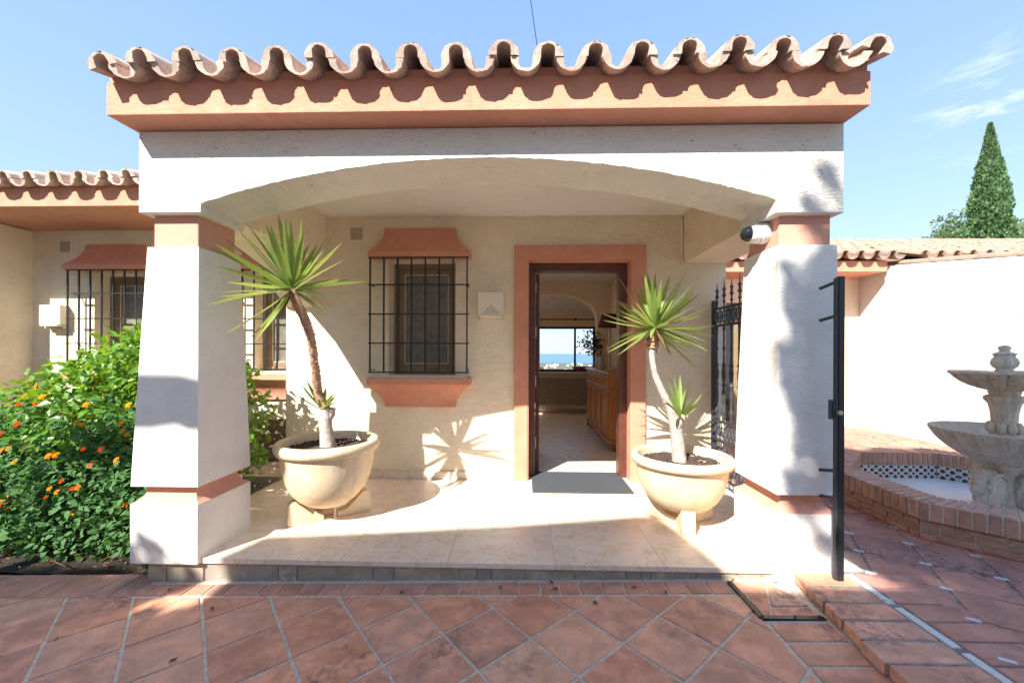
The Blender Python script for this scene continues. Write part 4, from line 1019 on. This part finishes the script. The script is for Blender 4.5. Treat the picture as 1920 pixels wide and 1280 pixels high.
T2.part(mb, 'stems', 'stem')
fl = [(45,742,'o'),(36,757,'r'),(33,795,'r'),(3,812,'r'),(53,831,'o'),(44,841,'y'),(16,841,'o'),(3,844,'o'),(28,866,'y'),(106,853,'o'),(92,855,'o'),(158,841,'r'),(191,842,'r'),(219,862,'o'),(239,815,'y'),(227,794,'y'),(231,808,'y'),(145,791,'y'),(131,780,'o'),(155,796,'y'),(170,872,'r'),(116,902,'r'),(94,916,'o'),(108,922,'o'),(86,934,'r'),(136,916,'r'),(147,914,'o'),(23,984,'o'),(137,967,'y'),(147,962,'y'),(237,946,'y'),(6,947,'r'),(12,934,'o'),(19,951,'r'),(3,939,'y'),(162,759,'y'),(242,759,'y'),(114,778,'r'),(67,758,'r'),(80,744,'y'),(161,969,'o')]
for px, py, c_ in fl:
    f = (py-740)/240; Yf = 2.66-.16*sin(min(1, max(0, f))*pi)+(.05 if px < 60 else 0)
    p = w_at(px, py, Yf-.02); mb = MB(); s = rr.uniform(.012, .018)
    nd = Vector((rr.uniform(-.3, .3), -1, .7)).normalized(); u = nd.orthogonal().normalized(); v = nd.cross(u)
    for q in range(14):
        a = q*2.4; r_ = s*sqrt(q/14)*1.05; cc = p+(u*cos(a)+v*sin(a))*r_+nd*(s*.55*(1-(r_/s)**2)); e1 = (u*cos(a)+v*sin(a)); e2 = nd.cross(e1); z_ = s*.36
        mb.add([cc-e1*z_, cc-e2*z_, cc+e1*z_*1.2+nd*z_*.1, cc+e2*z_], [(0,1,2,3)])
    T2.part(mb, 'flower_head', {'o': 'flower_o', 'r': 'flower_r', 'y': 'flower_y'}[c_], fix=False)
t = Th('grass_tuft', 'small arching tuft of grass at the foot of the left pillar', 'plant', (-2.28, 2.40, -.15))
for k, (dx, dz, dy) in enumerate([(-.12, .10, -.02), (-.08, .05, -.05), (-.10, .13, .02), (-.06, -.0, -.06), (-.03, .09, 0), (-.09, .02, 0)]):
    b0 = Vector((-2.285, 2.385, -.11)); m_ = b0+Vector((dx*.6, dy*.6, dz*.9+.03)); e = b0+Vector((dx, dy, dz*.6-.01)); s = Vector((0, .004, .002))
    mb = MB(); pts = [b0, b0.lerp(m_, .6)+Vector((0, 0, .015)), m_, m_.lerp(e, .6), e]; vs = []
    for i, p in enumerate(pts): q = (1-i/4.3); vs += [p-s*q, p+s*q]
    o = mb.add(vs, [(2*i, 2*i+1, 2*i+3, 2*i+2) for i in range(4)]).build('blade', M['olive'], t.r, fix=False); under(o, t.r)

# ------------------------------------------------------------------ ground details
cv = Th('inspection_cover', 'tiled inspection cover with a dark steel angle frame set beside the terrace step', 'manhole cover', (1.33, 2.14, -.06))
ang = MB(); z0 = GZ(1.3)
for a, b_ in (((1.168, 2.292), (1.168, 1.985)), ((1.168, 1.985), (1.47, 1.985))):
    d = Vector(b_)-Vector(a); d.normalize(); n_ = Vector((-d.y, d.x)); w_ = .012
    q = [Vector(a)-n_*w_, Vector(b_)-n_*w_, Vector(b_)+n_*w_, Vector(a)+n_*w_]; ang.rings([[(p.x, p.y, z0-.012) for p in q], [(p.x, p.y, z0+.004) for p in q]])
cv.part(ang, 'angle_frame', 'iron')
for poly in ([(1.19, 2.0), (1.22, 2.0), (1.36, 2.285), (1.26, 2.285), (1.19, 2.12)], [(1.19, 2.145), (1.245, 2.285), (1.19, 2.285)], [(1.235, 2.0), (1.455, 2.0), (1.455, 2.065), (1.265, 2.065)], [(1.273, 2.08), (1.455, 2.08), (1.44, 2.16), (1.38, 2.285), (1.373, 2.285)]):
    cv.part(slab(poly, GZ, .014, .001, .003), 'tile_piece', 'floor_tile')
# dead leaves
DL = [(320, 1107, 'small dead leaf on the edging bricks under the left pillar'), (327, 1240, 'dead leaf on a floor tile at the bottom left of the patio'),
      (755, 1112, 'leftmost curled leaf on the edging bricks below the porch window'), (940, 1102, 'curled dead leaf on the edging bricks below the doorway left side'),
      (1035, 1093, 'upper of two brown leaves touching the porch step below the doormat'), (1042, 1105, 'lower of two brown leaves on the edging bricks below the doormat'),
      (1118, 1132, 'brown leaf standing on the stained floor tile in front of the porch'), (1190, 1102, 'dead leaf on the edging bricks left of the right pillar'),
      (1250, 1112, 'dead leaf on the tile border left of the inspection cover'), (1375, 1088, 'brown leaf at the upper end of the inspection cover frame'),
      (1430, 1082, 'crumpled leaf against the porch step above the inspection cover'), (1455, 1092, 'dead leaf in the corner between porch step and terrace step'),
      (1493, 1158, 'crumpled leaf at the lower edge of the inspection cover frame'), (1538, 1156, 'brown leaf at the right end of the inspection cover frame'),
      (108, 1200, 'tiny dead leaf on the far left floor tiles'), (400, 1142, 'small dead leaf on the tile in front of the left pillar')]
for k, (px, py, lab) in enumerate(DL):
    u = (px-960)/750; v = (py-662-(px-960)*.0035)/750; z = -.1
    for it in range(4):
        t_ = (1.22-z)/v; X = t_*(-sin(radians(1.6))+u); Y = t_*(cos(radians(1.6))+.028*u); z = GZ(X)
    s = R.uniform(.012, .022); m_ = Matrix.Rotation(R.uniform(0, 6.3), 3, 'Z')
    vs = [m_ @ Vector(p)*s for p in ((-1, 0, .15), (-.3, .5, .55), (.4, .35, .35), (1, 0, .6), (.4, -.4, .2), (-.3, -.5, .4), (0, 0, .02))]
    o = MB().add(vs, [(0,1,6),(1,2,6),(2,3,6),(3,4,6),(4,5,6),(5,0,6)]).build('dry_leaf', M['dry_leaf'], fix=False); o.location = (X, Y, z+.003)
    tag(o, lab, 'leaf', 'dead leaves scattered on the paving')

# ------------------------------------------------------------------ fountain basin
F = Th('fountain_basin', 'octagonal low brick basin with upright brick coping on the right terrace', 'fountain basin', (OC[0], OC[1], 0))
cx, cy = OC; Ro, Ri = 1.10, .87
def side_mat(k): return Matrix.Translation((cx, cy, 0)) @ Matrix.Rotation(radians(45*k), 4, 'Z')
for k in range(8):
    m_ = side_mat(k)       # side faces local +X at distance Ro
    hl = Ro*math.tan(pi/8)
    nbk = 15; pw = 2*hl/nbk
    for i in range(nbk):
        y0 = -hl+i*pw+.004; y1 = y0+pw-.012; j = R.uniform(-.004, .004)
        y0i = y0*Ri/Ro; y1i = y1*Ri/Ro
        q = [(Ri, y0i), (Ro+j, y0), (Ro+j, y1), (Ri, y1i)]
        o = F.part(MB().rings([[m_ @ Vector((*p, .135)) for p in q], [m_ @ Vector((*p, .252+R.uniform(-.003, .003))) for p in q]]), 'brick', 'brick_pale', bevel=.004, seg=1)
    Rw = Ro-.03; hw_ = Rw*math.tan(pi/8)
    for c_ in range(3):
        z = .002+c_*.043; yy = -hw_ + (.0 if c_ % 2 else -.0); first = True
        while yy < hw_-.02:
            ln = R.uniform(.15, .24) if not first else R.uniform(.07, .2); first = False
            e = min(hw_-.002, yy+ln)
            if k in (2, 3, 4, 5, 6): F.part(MB().box(Rw-.04+R.uniform(-.002, .003), Rw+R.uniform(-.003, .003), yy+.004, e-.006, z, z+.034, m_), 'brick', 'brick_pale', bevel=.004, seg=1)
            yy = e
    qq = lambda r, z: [m_ @ Vector((r, -r*math.tan(pi/8), z)), m_ @ Vector((r, r*math.tan(pi/8), z))]
    a, b_ = qq(Ri+.015, .0); c_, d = qq(Rw-.012, .0)
    a2, b2 = qq(Ri+.015, .134); c2, d2 = qq(Rw-.012, .134)
    F.part(MB().rings([[a, c_, d, b_], [a2, c2, d2, b2]]), 'mortar_core', 'mortar')
    a, b_ = qq(Ri+.006, .136); c_, d = qq(Ro-.008, .136); a2, b2 = qq(Ri+.006, .243); c2, d2 = qq(Ro-.008, .243)
    F.part(MB().rings([[a, c_, d, b_], [a2, c2, d2, b2]]), 'mortar_joint', 'mortar')
    # glazed tiles on the inner face
    nt_ = 5; hi = Ri*math.tan(pi/8)
    for i in range(nt_):
        me = MB().box(-hi/nt_+.001, hi/nt_-.001, 0, .008, 0, .129).mesh('glazed_tile', M['azulejo'])
        o = obj('glazed_tile', me, F.r); mm = m_ @ Matrix.Translation((Ri+.014, -hi+(2*i+1)*hi/nt_, .004)) @ Matrix.Rotation(radians(90), 4, 'Z')
        o.matrix_parent_inverse = Matrix.Identity(4); o.matrix_local = Matrix.Translation(F.r.location).inverted() @ mm
F.part(MB().prism([(cx+Ri/cos(pi/8)*1.01*cos(pi/8+k*pi/4), cy+Ri/cos(pi/8)*1.01*sin(pi/8+k*pi/4)) for k in range(8)], .0004, .003, 'z'), 'pool_floor', 'pool')

# ------------------------------------------------------------------ fountain
FT = Th('stone_fountain', 'two tiered carved stone fountain with shell bowls on lion supports', 'fountain', (3.70, 3.18, 0))
fx, fy = 3.70, 3.18; NF = 176
def bowl(r, zr, zb, nfl, name, inner_r):
    h = zr-zb
    def md(i, a):
        if 2 <= i <= 7: return 1+(.11 if i < 7 else .05)*(abs(sin(a*nfl/2))**.55-.85)
        return 1
    nflut = nfl; pr = [(r*.20, zb), (r*.30, zb+h*.01), (r*.45, zb+h*.10), (r*.62, zb+h*.24), (r*.77, zb+h*.43), (r*.88, zb+h*.63), (r*.96, zb+h*.84), (r*.99, zr-.024), (r*1.0, zr-.018), (r*1.0, zr-.003), (r*.99, zr), (r*.955, zr), (r*.945, zr-.012), (r*.80, zr-h*.22), (r*.5, zr-h*.42), (r*.2, zr-h*.45)]
    FT.part(MB().lathe(pr, (fx, fy, 0), NF, md), name, 'stone', smooth=45)
bowl(.412, .645, .385, 20, 'lower_bowl', .5)
bowl(.300, 1.095, .945, 16, 'upper_bowl', .36)
def sq(mb, k): mb.v = [((x-fx)*k+fx, (y-fy)*k+fy, z) for x, y, z in mb.v]; return mb
def cm(i, a): return 1+.05*cos(8*a)
FT.part(sq(MB().lathe([(.115, .53), (.115, .60), (.098, .63), (.096, .70), (.103, .78), (.118, .84), (.150, .875), (.155, .885), (.150, .90), (.11, .915), (.12, .93), (.12, .95)], (fx, fy, 0), 48, cm), .68), 'column', 'stone', smooth=40)
mb = MB()
for k in range(9): a = 2*pi*k/9+.2; mb.sphere((fx+.078*cos(a), fy+.078*sin(a), .662), .030, 14, 10, (.75, .9, 1.45), Matrix.Rotation(a, 3, 'Z'))
FT.part(mb, 'bead_collar', 'stone', smooth=70)
def pm(i, a): return 1+(.14*cos(6*a) if 3 <= i <= 8 else .02*cos(6*a))
FT.part(sq(MB().lathe([(.06, 1.045), (.075, 1.10), (.062, 1.11), (.085, 1.13), (.098, 1.155), (.090, 1.185), (.070, 1.205), (.075, 1.22), (.086, 1.228), (.062, 1.24), (.042, 1.245), (.040, 1.255), (.050, 1.27), (.044, 1.285), (.02, 1.292), (.002, 1.294)], (fx, fy, 0), 48, pm), .68), 'finial', 'stone', smooth=45)
FT.part(sq(MB().lathe([(.17, .003), (.17, .06), (.10, .08), (.09, .30), (.16, .37), (.20, .40)], (fx, fy, 0), 32), .7), 'pedestal', 'stone', smooth=40)
def lion(az):
    m_ = Matrix.Translation((fx, fy, 0)) @ Matrix.Rotation(az, 4, 'Z')   # faces local +X
    mb = MB()
    def e(x, y, z, r, sx=1, sy=1, sz=1, n=12, m=8): mb.sphere(m_ @ Vector((x, y, z)), r, n, m, (sx, sy, sz), Matrix.Rotation(az, 3, 'Z'))
    for x, z, r, sx, sy, sz in ((.335, .235, .062, 1.0, .95, 1.05), (.385, .205, .038, 1.1, .95, .8), (.395, .178, .026, 1.0, .9, .7), (.362, .262, .034, 1.1, 1.15, .6), (.330, .295, .05, 1.15, 1.2, .75), (.30, .33, .05, 1.1, 1.2, .6), (.27, .20, .085, 1, 1.05, 1.35), (.30, .13, .065, 1, 1.0, 1.0), (.335, .07, .05, 1.2, 1.1, 1.0), (.22, .28, .085, 1.5, .9, .9), (.15, .17, .11, 1.2, .8, 1.4), (.34, .03, .045, 1.5, 1.2, .6)):
        e(x, 0, z, r, sx, sy, sz)
    for s in (-1, 1):
        e(.388, s*.022, .200, .022, 1.1, 1, .9); e(.30, s*.055, .285, .022, .8, .7, 1.1); e(.372, s*.030, .245, .012)
        for j in range(7):
            a = -1.2+j*.42; e(.275+.02*cos(a), s*.058, .215+.085*sin(a)-.02, .030, 1.2, .6, .8)
        # mane scrolls
        for rr_, cx_, cz_, th_, n_, a0, da in ((.062, .19, .085, .018, 14, 0, .55), (.115, .20, .17, .015, 12, .2, .26), (.15, .20, .17, .014, 10, .35, .22)):
            p = []
            for j in range(n_):
                a = a0+da*j; r2 = rr_*(1-.055*j) if rr_ < .07 else rr_
                p.append(m_ @ Vector((cx_+r2*cos(a), s*.072, cz_+r2*sin(a))))
            mb.tube(p, th_, 6)
    o = FT.part(sq(mb, .74), 'lion_support', 'stone')
    rm_ = o.modifiers.new('remesh', 'REMESH'); rm_.mode = 'VOXEL'; rm_.voxel_size = .004; rm_.use_smooth_shade = True
    sm = o.modifiers.new('smooth', 'SMOOTH'); sm.iterations = 1; sm.factor = .5
for a in (192, 312, 72): lion(radians(a))

# ------------------------------------------------------------------ white garden wall and rear wing
GW = Th('garden_wall', 'tall sunlit white garden wall capped with clay tiles right of the fountain', 'wall', (5.82, 4.5, 0))
WT = lambda y: 2.60+(y-6.34)*.155
GW.part(MB().prism([(1.5, -.3), (7.3, -.3), (7.3, WT(7.3)), (1.5, WT(1.5))], 5.70, 5.95, 'x'), 'wall', 'plaster_bright')
OC_, OH_ = tile_set('roof_tile_old', 3)
y = 6.5
while y > 3.2:
    o = put_tile(R.choice(OC_), 5.80+R.uniform(-.015, .015), y, WT(y)+.004, math.atan(.15)+.03, GW.r, yaw=R.uniform(-.06, .06)); under(o, GW.r); y -= .34
RW = Th('rear_wing', 'rear wing of the villa with ochre cornice and weathered clay roof behind the terrace', 'building', (4, 7, 0))
RW.part(wall_grid(1.60, 5.698, -.3, 2.62, [(2.95, 4.4, .0, 2.1)], 6.95, 7.2), 'wall', 'plaster_cream')
w_ = RW.part(frame(2.95, 4.4, .0, 2.1, 7.02, 7.08, .07).box(3.64, 3.71, 7.02, 7.08, .07, 2.03), 'glazed_door', 'window_wood')
for a, b_ in ((3.02, 3.64), (3.71, 4.33)): RW.sub(MB().box(a, b_, 7.04, 7.05, .07, 2.03), 'pane', 'dome', w_)
RW.part(MB().prism([(6.32, 2.50), (6.32, 2.66), (7.2, 2.98), (7.2, 2.622), (6.949, 2.622), (6.949, 2.50)], 1.94, 5.60, 'x'), 'cornice', 'ochre')
sl2 = .335
rw = RW.part(MB().prism([(7.21, 2.70), (7.21, 2.95), (8.7, 2.95+1.49*sl2), (10.4, 2.9), (10.4, 2.70)], 1.94, 12.0, 'x').prism([(5.3, 2.20), (5.3, 2.95-1.91*sl2), (7.209, 2.94), (7.209, 2.2)], 5.96, 12.0, 'x'), 'roof', 'roof_tile_old')
a_ = math.atan(sl2); stuff = MB()
def tile_into(mb, src, mat):
    o = len(mb.v); mb.v += [tuple(mat @ Vector(v)) for v in src.v]; mb.f += [tuple(i+o for i in f) for f in src.f]
sc1, sc2 = tile_mesh('x', True, n=6), tile_mesh('x', False, n=6)
for c in range(8):
    yy = 6.20+c*.345*cos(a_); zz = 2.725+c*.345*sin(a_)
    i = 0
    while True:
        x = 2.06+i*PITCH
        if x > 11.8: break
        for up in (1, 0):
            xx = x if up else x+PITCH/2
            if c < 2 and xx < 5.75: put_tile(R.choice(OC_ if up else OH_), xx, yy, zz+(.005 if up else 0), a_, rw, yaw=R.uniform(-.03, .03))
            elif xx > 5.98 or c >= 2: tile_into(stuff, sc1 if up else sc2, Matrix.Translation((xx, yy, zz+R.uniform(0, .012))) @ Matrix.Rotation(R.uniform(-.05, .05), 4, 'Z') @ Matrix.Rotation(a_, 4, 'X'))
        i += 1
tag(RW.part(stuff, 'roof_tile', 'roof_tile_old', smooth=40), kind='stuff')
for k in range(26):
    o = put_tile(R.choice(OC_), 2.0+k*.39, 8.80, 2.725+8*.345*sin(a_)+.03, 0, rw, yaw=-pi/2+R.uniform(-.03, .03), name='ridge_tile')

# ------------------------------------------------------------------ trees, overhead wire
def crown_mb(n, f, size, rr, rnd=.6):
    mb = MB()
    for k in range(n):
        c, d = f(rr); a = (d+Vector((rr.gauss(0, rnd), rr.gauss(0, rnd), rr.gauss(0, rnd)))).normalized(); b_ = a.cross(Vector((rr.gauss(0, 1), rr.gauss(0, 1), rr.gauss(0, 1)))).normalized(); s = size*rr.uniform(.5, 1.3)
        mb.add([c-b_*s*.4, c+a*s*.7, c+b_*s*.4, c-a*s*.35], [(0,1,2,3)])
    return mb
CX, CY = 18.05, 16.0
ct = Th('cypress_tree', 'tall narrow dark green cypress rising behind the rear roof', 'cypress', (CX, CY, -.6))
def cyp(rr):
    h = rr.random()**.8; z = h; a = rr.uniform(0, 2*pi); w_ = 1.5*(1-h)**.9; w_ = min(w_, 1.15)
    q = (1-.45*rr.random()**1.5)*(1+.30*mn.noise(Vector((cos(a)*2, sin(a)*2, h*9)))+.20*mn.noise(Vector((cos(a)*5, sin(a)*5, h*24))))
    d = Vector((cos(a), sin(a), 1.9)); return Vector((CX+cos(a)*w_*q, CY+sin(a)*w_*q, .4+h*9.75)), d.normalized()
tag(ct.part(crown_mb(30000, cyp, .125, rr, .35), 'crown', 'cypress', fix=False), kind='stuff')
ct.part(MB().tube([(CX, CY, -.7), (CX, CY, 5), (CX, CY, 9.6)], [.2, .12, .02], 8), 'trunk', 'stem')
def ball_tree(x, y, z, r, rz, n, size, mat, label, zb=-.6, name='broadleaf_tree', cat='tree', lobes=7, seed=1, grp=None, hide=None):
    rr = random.Random(seed); t = Th(name, label, cat, (x, y, zb), grp)
    lb_ = [(x+rr.uniform(-.6, .6)*r, y+rr.uniform(-.5, .5)*r, z+rr.uniform(-.5, .6)*rz, r*rr.uniform(.35, .6), r*rr.uniform(.35, .6), rz*rr.uniform(.35, .6)) for k in range(lobes)]
    def f(q):
        b_ = q.choice(lb_); d = Vector((q.gauss(0, 1), q.gauss(0, 1), q.gauss(0, 1))).normalized(); s = (1-.6*q.random()**1.5)
        return Vector((b_[0]+d.x*b_[3]*s, b_[1]+d.y*b_[4]*s, b_[2]+d.z*b_[5]*s)), d
    tag(t.part(crown_mb(n, f, size, rr), 'crown', mat, fix=False), kind='stuff')
    t.part(MB().tube([(x, y, zb-.1), (x+.1, y, (zb+z)/2), (x, y, z)], [.16, .11, .03], 8), 'trunk', 'stem')
    for b_ in lb_[:5]: t.part(MB().tube([(x, y, (zb+z)/2+.3), (b_[0], b_[1], b_[2])], [.07, .02], 6), 'limb', 'stem')
    return t
ball_tree(22.1, 21.5, 7.0, 2.4, 1.6, 3400, .16, 'olive', 'pale feathery tree top left of the cypress above the roof ridge', seed=4)
ball_tree(25.9, 20.5, 6.9, 1.7, 1.7, 2400, .16, 'olive', 'pale green tree top right of the cypress at the photo edge', seed=8)
t = tag(MB().tube([(.30, 9.0, 8.05), (.06, 8.2, 8.9), (-.35, 7.2, 10.6)], .008, 5).build('overhead_cable', M['cable']), 'thin dark overhead cable crossing the sky above the porch roof', 'cable')

# ------------------------------------------------------------------ unseen things set behind the camera to shade the forecourt
# (shadow profile: s = x-.65y, h = z+1.03y)
def occ(s, h, y): return (s+.65*y, h-1.03*y)
Yb = -2.6
NB = Th('shade_gable', 'unseen white gabled garage behind the camera that shades the forecourt', 'blocker', (-5, Yb, -.3))  # added building, its outline shaped to the shadow edge on the porch floor
prof = [(-3.02, -3), (-3.05, 1.95), (-3.14, 2.13), (-3.29, 2.28), (-3.31, 2.41), (-3.38, 2.68), (-2.76, 2.77), (-1.92, 2.92), (-1.44, 3.03), (-.98, 3.15), (-.64, 2.75), (-.42, 2.47), (-.25, 2.22), (5.5, 2.16), (5.5, -3)]
pg = [occ(s, h, Yb) for s, h in prof]; pg = [(x, max(z, -.34)) for x, z in pg]
NB.part(MB().prism(pg, Yb, Yb-.35, 'y'), 'gable_wall', 'shade_wall')
NB.part(MB().box(pg[0][0]+.5, 1.0, Yb-3.5, Yb-.36, -.34, 3.9), 'shade_body', 'shade_wall')
HG = Th('tall_hedge', 'tall clipped hedge behind and left of the camera', 'hedge', (-9, Yb, -.3))
def hed(q):
    s = q.uniform(-9.5, -3.44); top = 2.30+.10*mn.noise(Vector((s*2.2, 0, 3)))+(.09*max(0, 1-abs(s+3.72)/.25)); h = top-abs(q.gauss(0, .8))
    if h < 1.86 and q.random() < .6: s = q.uniform(-4.4, -2.9); h = q.uniform(1.5, 1.87)
    x, z = occ(s, h, Yb+.5); return Vector((x, Yb+.5+q.uniform(-.1, .1), z)), Vector((0, 1, .3))
tag(HG.part(crown_mb(7000, hed, .13, rr), 'foliage', 'treeleaf', fix=False), kind='stuff')
hx0, hz0 = occ(-9.6, 2.05, Yb+.5); hx1, _ = occ(-3.5, 2.0, Yb+.5)
HG.part(MB().box(hx0, hx1, Yb+.45, Yb+.55, -.34, hz0), 'hedge_core', 'treeleaf')
PB = Th('shade_post', 'unseen timber beam on a tall post, added behind the camera to shade the left pillar', 'post', (-6, -1, -.3))  # made-up beam, shaped to throw the shade band across the left pillar
yb = -1.2; q = [occ(s, h, yb) for s, h in ((-4.9, 3.20), (-3.72, 3.175), (-3.57, 3.20), (-3.48, 3.165), (-3.34, 3.175), (-3.34, 3.43), (-3.55, 3.48), (-4.9, 3.50))]
PB.part(MB().prism(q, yb, yb-.04, 'y'), 'shade_beam', 'dark_wood')
px_ = q[0][0]; PB.part(MB().box(px_-.05, px_+.05, yb-.06, yb+.02, -.34, q[0][1]+.3), 'post', 'dark_wood')
# tree casting the dappled shade on the right pillar and fountain
yt = -3.6; rr2 = random.Random(31)
TT = Th('shade_tree', 'leafy tree behind the camera casting dappled shade on the right pillar', 'tree', (-3, yt, -.3))
lobes = []
for s, h, r_ in ((.16, 2.78, .10), (.24, 3.0, .16), (.20, 3.28, .14), (.14, 3.5, .13), (.22, 3.75, .16), (.12, 3.95, .09), (.26, 4.05, .12), (.07, 4.12, .05), (.20, 4.42, .07), (.29, 4.60, .07), (.04, 3.62, .05), (.05, 2.92, .04), (.5, 3.0, .32), (.5, 3.6, .32), (.48, 4.1, .26), (.6, 4.4, .16), (.28, 2.5, .06), (.9, 2.7, .35), (1.0, 3.3, .4), (1.0, 3.9, .4), (1.05, 4.3, .25), (1.6, 2.8, .45), (1.6, 3.5, .45), (1.6, 4.1, .4), (2.1, 3.0, .45), (2.1, 3.8, .45), (2.2, 4.2, .3), (2.7, 3.0, .4), (2.8, 3.6, .4), (.50, 2.58, .18), (.75, 2.42, .25), (1.2, 2.4, .3), (.42, 2.75, .16)):
    x, z = occ(s-(.06 if s < .3 else 0), h, yt); lobes.append((x, yt, z, r_))
def tf(q):
    b_ = q.choices(lobes, [l[3]**2 for l in lobes])[0]; d = Vector((q.gauss(0, 1), q.gauss(0, 1), q.gauss(0, 1))).normalized()*q.random()**.4
    return Vector((b_[0]+d.x*b_[3], b_[1]+d.y*b_[3], b_[2]+d.z*b_[3]*1.15)), d.normalized()
tag(TT.part(crown_mb(30000, tf, .075, rr2), 'crown', 'treeleaf', fix=False), kind='stuff')
x, z = occ(1.2, 2.6, yt); TT.part(MB().tube([(x, yt, -.4), (x, yt, z), (x+.1, yt, z+1.6)], [.14, .1, .03], 8), 'trunk', 'stem')
